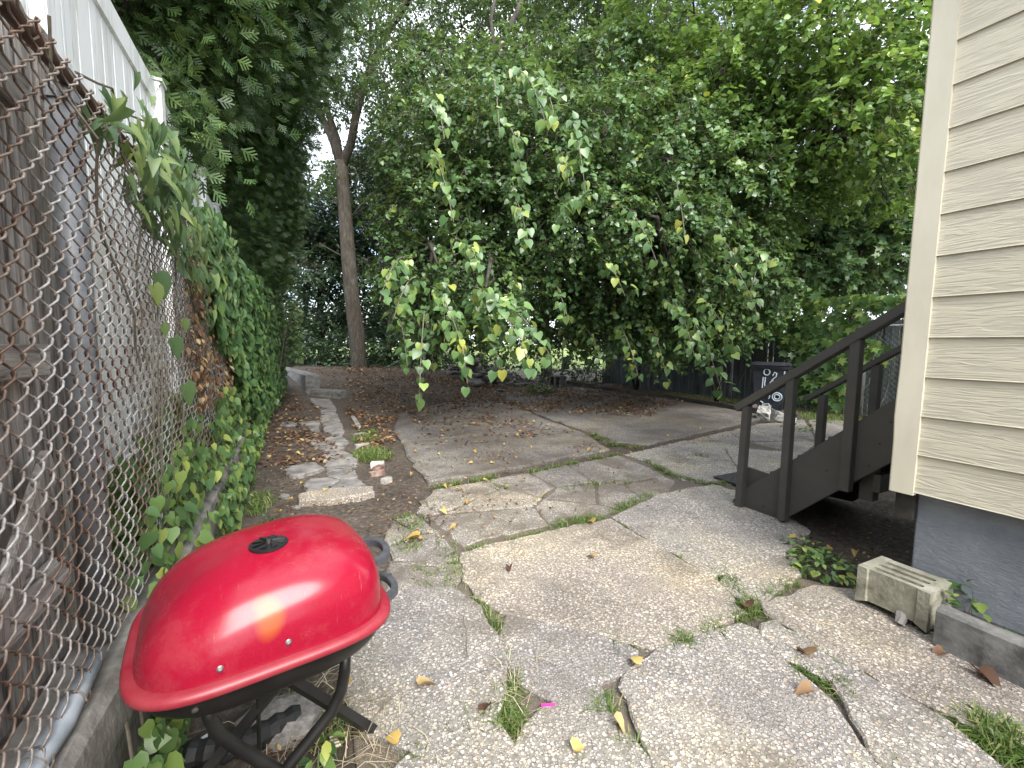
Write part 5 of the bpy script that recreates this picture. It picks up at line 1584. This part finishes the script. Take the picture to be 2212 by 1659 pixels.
# single big leaves lower on the wire
px = [(340, 590, .13), (372, 730, .12), (398, 830, .14), (350, 700, .07), (395, 690, .08), (330, 615, .1), (1000, 0, 0)]
P = np.array([onx(u, v_, FX + .03) for u, v_, s_ in px[:-1]]); S = np.array([s_ for *_, s_ in px[:-1]]) * .9
D = np.tile([.3, .2, -1.0], (len(P), 1)); N = np.tile([.9, -.55, .5], (len(P), 1))
vine('bindweed', 'few large single leaves climbing the bare wire of the left fence', P, D, N, S, np.linspace(.4, 1, len(P)), ML_BIND, HEART, [[np.array([FX + .01, p[1], .5]), np.array([FX + .012, p[1] - .05, p[2] * .6]), p] for p in P], .003)
# creeper: dense mass from 3.5 m on
n = 15000
y = 3.6 + 9.2 * RNG.random(n) ** 1.15
topz = 2.16 + .10 * np.sin(y * 2.1) + .06 * np.sin(y * 5.3)
lowz = np.interp(y, [3.5, 4.4, 5.2, 6.5, 9], [1.55, 1.25, .75, .35, .15])
z = lowz + (topz - lowz) * RNG.random(n) ** .85
bulge = np.interp(y, [3.5, 5, 7, 10, 12.8], [.10, .14, .22, .34, .45]) * (.5 + .5 * np.sin(y * 3.7 + z * 2.5) ** 2)
P, D, N, S = wall_leaves(n, y, z, FX + .0, 1.0, .078)
P[:, 0] = FX - .02 + bulge * RNG.random(n) ** .7
vine('creeper', 'dense green creeper smothering the far half of the left fence', P, D, N, S, np.clip(RNG.random(n) * .75, 0, 1), ML_IVY, HEART, runners_on(16, 4, 12, .5, 2.1))
# yellow-green creeper over the kerb
n = 3800
y = 1.95 + 6.6 * RNG.random(n) ** .9
wdt = np.interp(y, [1.9, 2.6, 3.2, 3.9, 4.8, 6, 8.5], [.30, .45, .62, .95, .9, .6, .45])
z = .10 + wdt * RNG.random(n) ** .9
z = np.where(y < 3.0, z + .33, z)
P, D, N, S = wall_leaves(n, y, z, FX, .15, .062)
P[:, 0] = np.where(z < .46, -.46 + .07 * RNG.random(n), FX - .06 + .12 * RNG.random(n))
kp = (RNG.random(n) < np.interp(y, [1.95, 3, 4], [.4, .7, 1])) & ((y > 2.9) | (z > .44))
P, D, N, S, n = P[kp], D[kp], N[kp], S[kp], int(kp.sum())
vine('creeper', 'yellow green ivy spilling over the kerb under the left fence', P, D, N, S, .15 + .8 * RNG.random(n), ML_IVY, HEART, runners_on(8, 2.4, 7, .45, .9))
# ivy behind the wire, between the fences
n = 700
y = RNG.uniform(2.3, 5.2, n); z = .46 + .6 * RNG.random(n) * np.interp(y, [2.3, 3.5, 5.2], [.7, 1.0, 1.2])
P, D, N, S = wall_leaves(n, y, z, FX - .18, .14, .095)
vine('creeper', 'shaded ivy growing in the gap behind the chain link wire', P, D, N, S, .1 + .7 * RNG.random(n), ML_IVY, HEART, runners_on(6, 2.6, 5, .45, 1.0))
n = 160
y = RNG.uniform(1.3, 1.75, n); z = .03 + .3 * RNG.random(n)
P, D, N, S = wall_leaves(n, y, z, -.42, .06, .05)
vine('creeper', 'small ivy trailing down the kerb face beneath the grill', P, D, N, S, .2 + .7 * RNG.random(n), ML_IVY, HEART, [[np.array([-.42, y_, .4]), np.array([-.40, y_, .05])] for y_ in (1.4, 1.5, 1.65)])
# dead brown strands
n = 800
y = 3.55 + RNG.normal(size=n) * .10 + RNG.choice([-.35, .2, .8], n, p=[.5, .3, .2]); z = RNG.uniform(1.0, 2.05, n)
P, D, N, S = wall_leaves(n, y, z, FX, .06, .042)
vine('dead_vine', 'dry brown dead vine hanging on the left fence before the green creeper', P, D, N, S, RNG.random(n), ML_DEAD, OVAL, runners_on(26, 3.3, 4.7, .9, 2.1), .0035)
# upright weedy shoots at the end of the left fence
n = 420
y = RNG.uniform(9.5, 12.6, n); z = RNG.uniform(.9, 2.2, n)
P = np.stack([-.1 + .25 * RNG.random(n), y, z], 1)
leaf_root = vine('creeper', 'grey green leafy shoots sticking out at the far end of the left fence', P, RNG.normal(size=(n, 3)) * .5 + np.array([.8, -.2, .1]), RNG.normal(size=(n, 3)) * .4 + np.array([.2, -.3, 1]), .10 + .05 * RNG.random(n), RNG.random(n), ML_BIND, OVAL, [[np.array([-.3, y_, .5]), np.array([-.15, y_, 1.4]), np.array([.05, y_ - .1, 2.1])] for y_ in np.linspace(9.8, 12.4, 9)], .006)
# creeper on the right hand fence
def rvine(label, uv, n, size, mat, spread, T=LOBED, seed=0):
    pts = []
    for (u, v_, ru, rv, w_) in uv:
        k = int(n * w_)
        a = RNG.random(k) * 6.283; q = RNG.random(k) ** .5
        for uu, vv in zip(u + ru * q * np.cos(a), v_ + rv * q * np.sin(a)):
            p = onx(uu, vv, 10.12)
            pts.append(p)
    P = np.array(pts)
    P[:, 0] -= RNG.random(len(P)) * spread
    P = P[P[:, 2] > .02]
    m = len(P)
    D = np.stack([-.35 + RNG.normal(size=m) * .25, RNG.normal(size=m) * .4, -.95 + RNG.normal(size=m) * .3], 1)
    N = np.stack([-1 + RNG.normal(size=m) * .25, -.1 + RNG.normal(size=m) * .3, .75 + RNG.normal(size=m) * .3], 1)
    rn = [limb_pts(np.array([10.15, y_, 0.0]), np.array([10.12, y_ + random.uniform(-.5, .5), 2.0]), 0, 8, .05) for y_ in np.linspace(P[:, 1].min() + .2, P[:, 1].max() - .2, 7)]
    return vine('creeper', label, P, D, N, size * (.65 + .6 * RNG.random(m)), RNG.random(m) * .9, mat, T, rn, .006)
rvine('five lobed creeper hanging thick over the fence right of the bin', [(1720, 660, 70, 90, .35), (1770, 780, 75, 90, .35), (1800, 840, 50, 40, .1), (1720, 600, 50, 40, .15)], 1000, .16, ML_IVY, .3)
rvine('yellow green creeper lying along the top rail beside the house', [(1900, 652, 110, 17, .6), (1840, 690, 45, 25, .2), (1890, 760, 35, 35, .12)], 330, .13, ML_IVY, .25)
rvine('sparse creeper on the dark boards behind the bin', [(1560, 690, 110, 50, .6), (1650, 700, 50, 40, .4)], 330, .14, ML_MUL, .35)

# ================================================================== GRASS, WEEDS, LITTER
def grass_mesh(name, P, h, lean, mat, kind='stuff', wd=.0035):
    n = len(P)
    az = RNG.random(n) * 6.283
    dirv = np.stack([np.cos(az), np.sin(az), np.zeros(n)], 1)
    side = np.stack([-np.sin(az), np.cos(az), np.zeros(n)], 1)
    hh = h * (.5 + .8 * RNG.random(n))[:, None]
    le = lean * RNG.random(n)[:, None] * 1.6
    upv = np.array([0, 0, 1.0])
    p1 = P + upv * hh * .55 + dirv * hh * le * .35
    p2 = P + upv * hh * (1 - .35 * le) + dirv * hh * le
    V = np.stack([P - side * wd, P + side * wd, p1 + side * wd * .8, p1 - side * wd * .8, p2 + side * wd * .15, p2 - side * wd * .15], 1).reshape(-1, 3)
    F = (np.array([[0, 1, 2, 3], [3, 2, 4, 5]])[None] + (np.arange(n) * 6)[:, None, None]).reshape(-1, 4)
    o = fast_mesh(name, V, F, mat, None, np.repeat(RNG.random(n), 6))
    return tag(o, kind=kind)
JOINTS = [([(1010, 1200), (1100, 1175), (1200, 1150), (1320, 1125)], .5, .05), ([(1320, 1128), (1430, 1190), (1540, 1258)], .35, .025), ([(1530, 1230), (1570, 1250), (1580, 1275), (1610, 1330)], 1.6, .06), ([(1400, 1412), (1480, 1395), (1560, 1365), (1640, 1318)], 1.6, .04),
          ([(1330, 1392), (1380, 1402)], .7, .03), ([(1010, 1290), (1060, 1340), (1090, 1430), (1110, 1500), (1085, 1560), (1130, 1640)], .55, .04), ([(1085, 1530), (1075, 1570), (1110, 1575)], 3, .05), ([(960, 1605), (1010, 1580), (1060, 1570)], 1.2, .035), ([(880, 1640), (920, 1612)], 1.0, .05),
          ([(1310, 1480), (1300, 1540), (1350, 1600), (1390, 1655)], .6, .04), ([(1690, 1440), (1760, 1470), (1820, 1500), (1850, 1540)], 1.2, .04), ([(1800, 1480), (1835, 1520)], 3.0, .05), ([(1660, 1345), (1720, 1385), (1800, 1440), (1860, 1480)], .5, .03), ([(2060, 1590), (2100, 1610), (2150, 1625)], 1.5, .06),
          ([(1150, 1022), (1200, 1012), (1260, 1000), (1330, 985)], 1.0, .06), ([(1280, 940), (1320, 962), (1390, 970)], .8, .07), ([(930, 1060), (1010, 1045), (1080, 1030)], .8, .05), ([(1400, 1000), (1450, 1030), (1540, 1052), (1600, 1040)], 1.1, .05), ([(1500, 985), (1560, 1000)], .9, .09),
          ([(1180, 1140), (1260, 1130), (1330, 1110), (1420, 1070)], 1.0, .09), ([(1220, 1060), (1290, 1050), (1360, 1045)], .5, .08), ([(960, 1180), (1000, 1240), (940, 1270)], .6, .10), ([(850, 1130), (900, 1120), (880, 1200)], .7, .09), ([(900, 1230), (980, 1290)], .4, .09),
          ([(740, 1560), (720, 1600), (760, 1560)], 1.0, .08), ([(620, 1560), (650, 1530), (700, 1550)], .8, .08), ([(1610, 1310), (1650, 1300), (1720, 1260)], .8, .05), ([(1740, 1250), (1700, 1215)], .6, .05)]
gpnt = []
for line, dens, wdt in JOINTS:
    G_ = [ground(*p) for p in line]
    for a, c_ in zip(G_, G_[1:]):
        L_ = np.linalg.norm(c_ - a)
        k = int(L_ * 750 * dens)
        ncl = max(1, int(L_ * 14))
        cs = RNG.random(ncl)
        tt = np.clip(cs[RNG.integers(0, ncl, k)] + RNG.normal(size=k) * .018 / max(L_, .05), 0, 1)[:, None]
        q = a + (c_ - a) * tt + RNG.normal(size=(k, 3)) * wdt * .5
        q[:, 2] = rise(q[:, 0], q[:, 1])
        gpnt.append(q)
gpnt = np.concatenate(gpnt)
grass_mesh('grass', gpnt, .055, 1.1, ML_GRS, wd=.0028)
def patch(u, v_, rx, ry, n):
    c = ground(u, v_)
    a = RNG.random(n) * 6.283; q = RNG.random(n) ** .6
    P = c + np.stack([rx * q * np.cos(a), ry * q * np.sin(a), np.zeros(n)], 1)
    P[:, 2] = rise(P[:, 0], P[:, 1])
    return P
gs = np.concatenate([patch(1790, 900, 1.2, .8, 2600), patch(1650, 870, .9, 1.2, 1500), patch(1500, 860, .6, 1.5, 900), patch(805, 985, .22, .35, 1500), patch(790, 950, .2, .3, 400), patch(2175, 1620, .09, .11, 900), patch(560, 1090, .12, .3, 250), patch(530, 1040, .1, .4, 150)])
grass_mesh('grass', gs, .075, 1.2, ML_GRS, wd=.004)
dry = np.concatenate([patch(700, 1570, .3, .25, 120), patch(1120, 1490, .1, .2, 60), patch(870, 1640, .25, .2, 60), patch(300, 1500, .06, .3, 160)])
grass_mesh('dry_stalks', dry, .09, 2.4, leaf_mat('straw', [(0, (.22, .17, .10)), (1, (.50, .44, .32))], .7, .1), wd=.0016)

def weed(label, u, v_, r_, n, size, mat, T=OVAL, h=.1, base=None):
    c = ground(u, v_) if base is None else np.array(base)
    root = thing('weed', label, 'weed', tuple(c))
    a = RNG.random(n) * 6.283; q = RNG.random(n) ** .6
    tips = c + np.stack([r_ * q * np.cos(a), r_ * q * np.sin(a), h * (.25 + .9 * RNG.random(n)) * (1.1 - .5 * q)], 1)
    D = np.stack([np.cos(a), np.sin(a), -.15 + RNG.normal(size=n) * .3], 1) + RNG.normal(size=(n, 3)) * .3
    N = np.tile([0, 0, 1.0], (n, 1)) + RNG.normal(size=(n, 3)) * .35
    leaf_object('foliage', T, tips, D, N, size * (.6 + .7 * RNG.random(n)), mat, root, RNG.random(n))
    k = min(n, max(4, n // 5))
    stems('stems', np.repeat(c[None], k, 0) + RNG.normal(size=(k, 3)) * np.array([r_ * .2, r_ * .2, 0]), tips[:k], .0022, M_TWIG, root)
weed('broad leaved weed patch sprawling left of the slotted block', 1775, 1232, .19, 170, .050, ML_IVY)
weed('low leafy weed on the soil edge between slab and stairs', 1735, 1195, .12, 60, .045, ML_IVY)
weed('long leaved plant growing between slotted block and house wall', 2110, 1290, .08, 18, .065, ML_IVY, OVAL, .16, base=(2.86, .80, .12))
weed('low weeds in the bed along the slate foundation', 2160, 1330, .10, 14, .035, ML_MAP, OVAL, .04, base=(2.78, .60, .12))
weed('single long leaf sprouting at the foot of the garden kerb', 2030, 1385, .03, 3, .07, ML_BIND, OVAL, .03)
weed('leafy weed tuft at the base of the left kerb by the grill', 530, 1085, .14, 60, .045, ML_IVY)
weed('small seedling weed growing beside the grill foot', 695, 1640, .06, 18, .05, ML_IVY, OVAL, .09)
weed('green weed clump next to the bricks of the path', 795, 940, .16, 70, .05, ML_BRI)
weed('low weed poking up before the back timber edging', 1165, 852, .35, 70, .11, ML_MUL, HEART, .3)
weed('leafy weed beside the broken concrete lumps', 1720, 930, .25, 70, .06, ML_IVY)
weed('small weed in the broken paving near the yellow leaves', 1080, 1060, .08, 30, .03, ML_GRS)
weed('little weed in the dirt between path and kerb', 585, 1140, .1, 30, .04, ML_MAP)

# brown leaf litter on soil and far patio
def inpoly(n, px, dz=0.0):
    A = np.array([ground(*p)[:2] for p in px])
    lo, hi = A.min(0), A.max(0)
    out = []
    while len(out) < n:
        Q = lo + (hi - lo) * RNG.random((n * 3, 2))
        ins = np.zeros(len(Q), bool)
        for i in range(len(A)):
            a, b_ = A[i], A[i - 1]
            with np.errstate(divide='ignore', invalid='ignore'):
                cnd = ((a[1] > Q[:, 1]) != (b_[1] > Q[:, 1])) & (Q[:, 0] < (b_[0] - a[0]) * (Q[:, 1] - a[1]) / (b_[1] - a[1] + 1e-12) + a[0])
            ins ^= cnd
        dn_ = np.sin(Q[:, 0] * 2.3 + 1.7 * np.sin(Q[:, 1] * 1.9)) * np.sin(Q[:, 1] * 2.1 + np.sin(Q[:, 0] * 3.1))
        ins &= RNG.random(len(Q)) < (.35 + .65 * (dn_ > 0))
        out += list(Q[ins])
    Q = np.array(out[:n])
    return np.stack([Q[:, 0], Q[:, 1], rise(Q[:, 0], Q[:, 1]) + dz], 1)
lit = np.concatenate([inpoly(6000, [(740, 830), (1000, 835), (1330, 850), (1480, 870), (1400, 905), (1250, 900), (1120, 890), (1000, 885), (860, 900), (780, 890)], .055),
                      inpoly(900, [(745, 880), (860, 905), (850, 1000), (900, 1060), (830, 1110), (790, 1000)], .02), inpoly(800, [(590, 855), (690, 870), (740, 1000), (640, 1070), (540, 1080), (570, 960)], .015),
                      inpoly(300, [(820, 1050), (1000, 1060), (1130, 1090), (1100, 1150), (950, 1190), (830, 1170), (800, 1090)], .03), inpoly(260, [(1260, 935), (1400, 970), (1640, 915), (1600, 950), (1400, 990), (1240, 990)], .05),
                      inpoly(500, [(900, 1000), (1300, 960), (1400, 1000), (1500, 1100), (1000, 1180), (860, 1100)], .035), inpoly(240, [(1740, 1160), (1960, 1080), (1970, 1200), (1800, 1260)], .015), inpoly(260, [(700, 800), (900, 790), (1000, 830), (800, 840)], .02),
                      inpoly(220, [(1250, 836), (1330, 830), (1640, 880), (1640, 890)], .04), inpoly(130, [(560, 1560), (760, 1530), (780, 1640), (560, 1659)], .02)])
lit = np.concatenate([lit, inpoly(1500, [(640, 800), (940, 800), (1000, 840), (860, 880), (760, 880), (690, 840)], .03), inpoly(900, [(880, 890), (1000, 870), (1250, 935), (1320, 975), (1100, 1000), (900, 1030)], .04), inpoly(350, [(880, 1000), (1300, 960), (1330, 985), (1050, 1040), (910, 1060)], .03), inpoly(700, [(930, 830), (1240, 825), (1350, 850), (1100, 850)], .03), inpoly(500, [(560, 1180), (640, 900), (760, 1000), (850, 1120), (800, 1180)], .012)])
n = len(lit)
Dl = np.stack([RNG.normal(size=n), RNG.normal(size=n), RNG.normal(size=n) * .25], 1); Nl = np.stack([RNG.normal(size=n) * .45, RNG.normal(size=n) * .45, np.ones(n)], 1)
lit[:, 2] += .008
tag(leaf_object('leaf_litter', OVAL, lit, Dl, Nl, np.where(lit[:, 1] > 5.5, .05, .012) + np.where(lit[:, 1] > 5.5, .035, .026) * RNG.random(n) ** 2, ML_DEAD, None, RNG.random(n) ** 1.3), kind='stuff')

def leaf_thing(name, label, u, v_, size, mat, group, dz=.05, T=CRUMP):
    c = ground(u, v_); c = ground(u, v_, dz)
    P = np.array([c]); a = random.uniform(0, 6.28)
    o = leaf_object(name, T, P * 0, np.array([[math.cos(a), math.sin(a), random.uniform(-.1, .25)]]), np.array([[random.gauss(0, .3), random.gauss(0, .3), 1]]), np.array([size]), mat, None, np.array([random.random()]))
    o.location = c
    return tag(o, label, 'leaf', group)
YEL = [(905, 1163), (1045, 1037), (958, 1048), (975, 1050), (985, 1056), (1128, 1036), (1160, 1078), (1180, 1068), (985, 1137), (990, 1108), (895, 975), (952, 930), (1024, 973), (1060, 1000), (890, 1021), (965, 929), (945, 980), (1090, 960), (1096, 940), (1184, 915), (1118, 985), (1275, 970), (1495, 955), (1530, 956), (1510, 950), (1515, 924), (1240, 932), (1330, 935),
       (1290, 905), (1200, 875), (1070, 900), (1000, 935), (1180, 890), (640, 978), (610, 905), (720, 900), (650, 1045), (632, 1078), (605, 1105), (700, 1060), (1020, 1000), (1150, 965), (1100, 1000), (1380, 945), (1440, 940), (1010, 1080), (1420, 880), (1350, 870), (750, 1020), (1690, 1000), (1720, 1160), (1790, 1185), (1850, 1190)]
for u, v_ in YEL:
    leaf_thing('fallen_leaf', 'small yellow fallen leaf lying flat on the paving or soil', u, v_, random.uniform(.04, .06), ML_YEL, 'yellow fallen leaves')
for u, v_, lab, s_, mt in ((906, 1482, 'crumpled brown leaf alone on the grey slab right of the grill', .075, ML_DEAD), (1047, 1535, 'curled brown leaf near the bright grass tuft in the slab joint', .06, ML_DEAD), (862, 1597, 'orange yellow leaf on the slab beside the grill foot', .05, ML_YEL), (1238, 1618, 'yellow brown leaf on the dark slab at the bottom of the picture', .06, ML_YEL),
                            (1378, 1435, 'yellow and black leaf where three slab corners meet', .065, ML_YEL), (1325, 1548, 'rusty brown leaf standing in the joint beside the big pale slab', .06, ML_DEAD), (1282, 1128, 'tan leaf at the upper corner of the tan slab', .08, ML_YEL), (1285, 1203, 'dark red brown leaf on the middle of the tan slab', .06, ML_DEAD), (1100, 1222, 'brown leaf at the left part of the tan slab', .05, ML_DEAD), (2040, 1408, 'pinkish leaf on the slab at the foot of the garden kerb', .06, ML_DEAD), (2110, 1447, 'long reddish brown leaf beside the garden kerb', .10, ML_DEAD), (1620, 1312, 'brown curled leaf beside the thick joint grass', .08, ML_DEAD), (1755, 1490, 'salmon brown leaf in the joint grass of the right slabs', .07, ML_DEAD), (1750, 1415, 'wide brown leaf pressed into the joint below the slotted block', .09, ML_DEAD), (750, 1482, 'yellowed ragged leaf behind the bent grill leg', .06, ML_YEL), (955, 1100, 'bright yellow leaf on brown dirt by the dark slab fragments', .07, ML_YEL), (905, 1160, 'largest yellow leaf right of the upper grill handle', .10, ML_YEL), (1690, 1003, 'yellow leaf caught by the second stair post', .06, ML_YEL)):
    leaf_thing('fallen_leaf', lab, u, v_, s_, mt, None, .055)
for nm, u, v_, px2, lab in (('stick', 1060, 1345, (1110, 1357), 'short dark twig lying on the tan slab'), ('stick', 1010, 1420, (1000, 1330), 'thin pale stalk arched over the dark slab'), ('stick', 790, 1590, (850, 1500), 'dry bent stalk by the grill foot')):
    p0, p1 = ground(u, v_, .055), ground(*px2, .06)
    b = MB(); b.tube(limb_pts(p0, p1, .02, 6, .05), .0028, 5)
    tag(b.build(nm, M_TWIG), lab, 'twig')
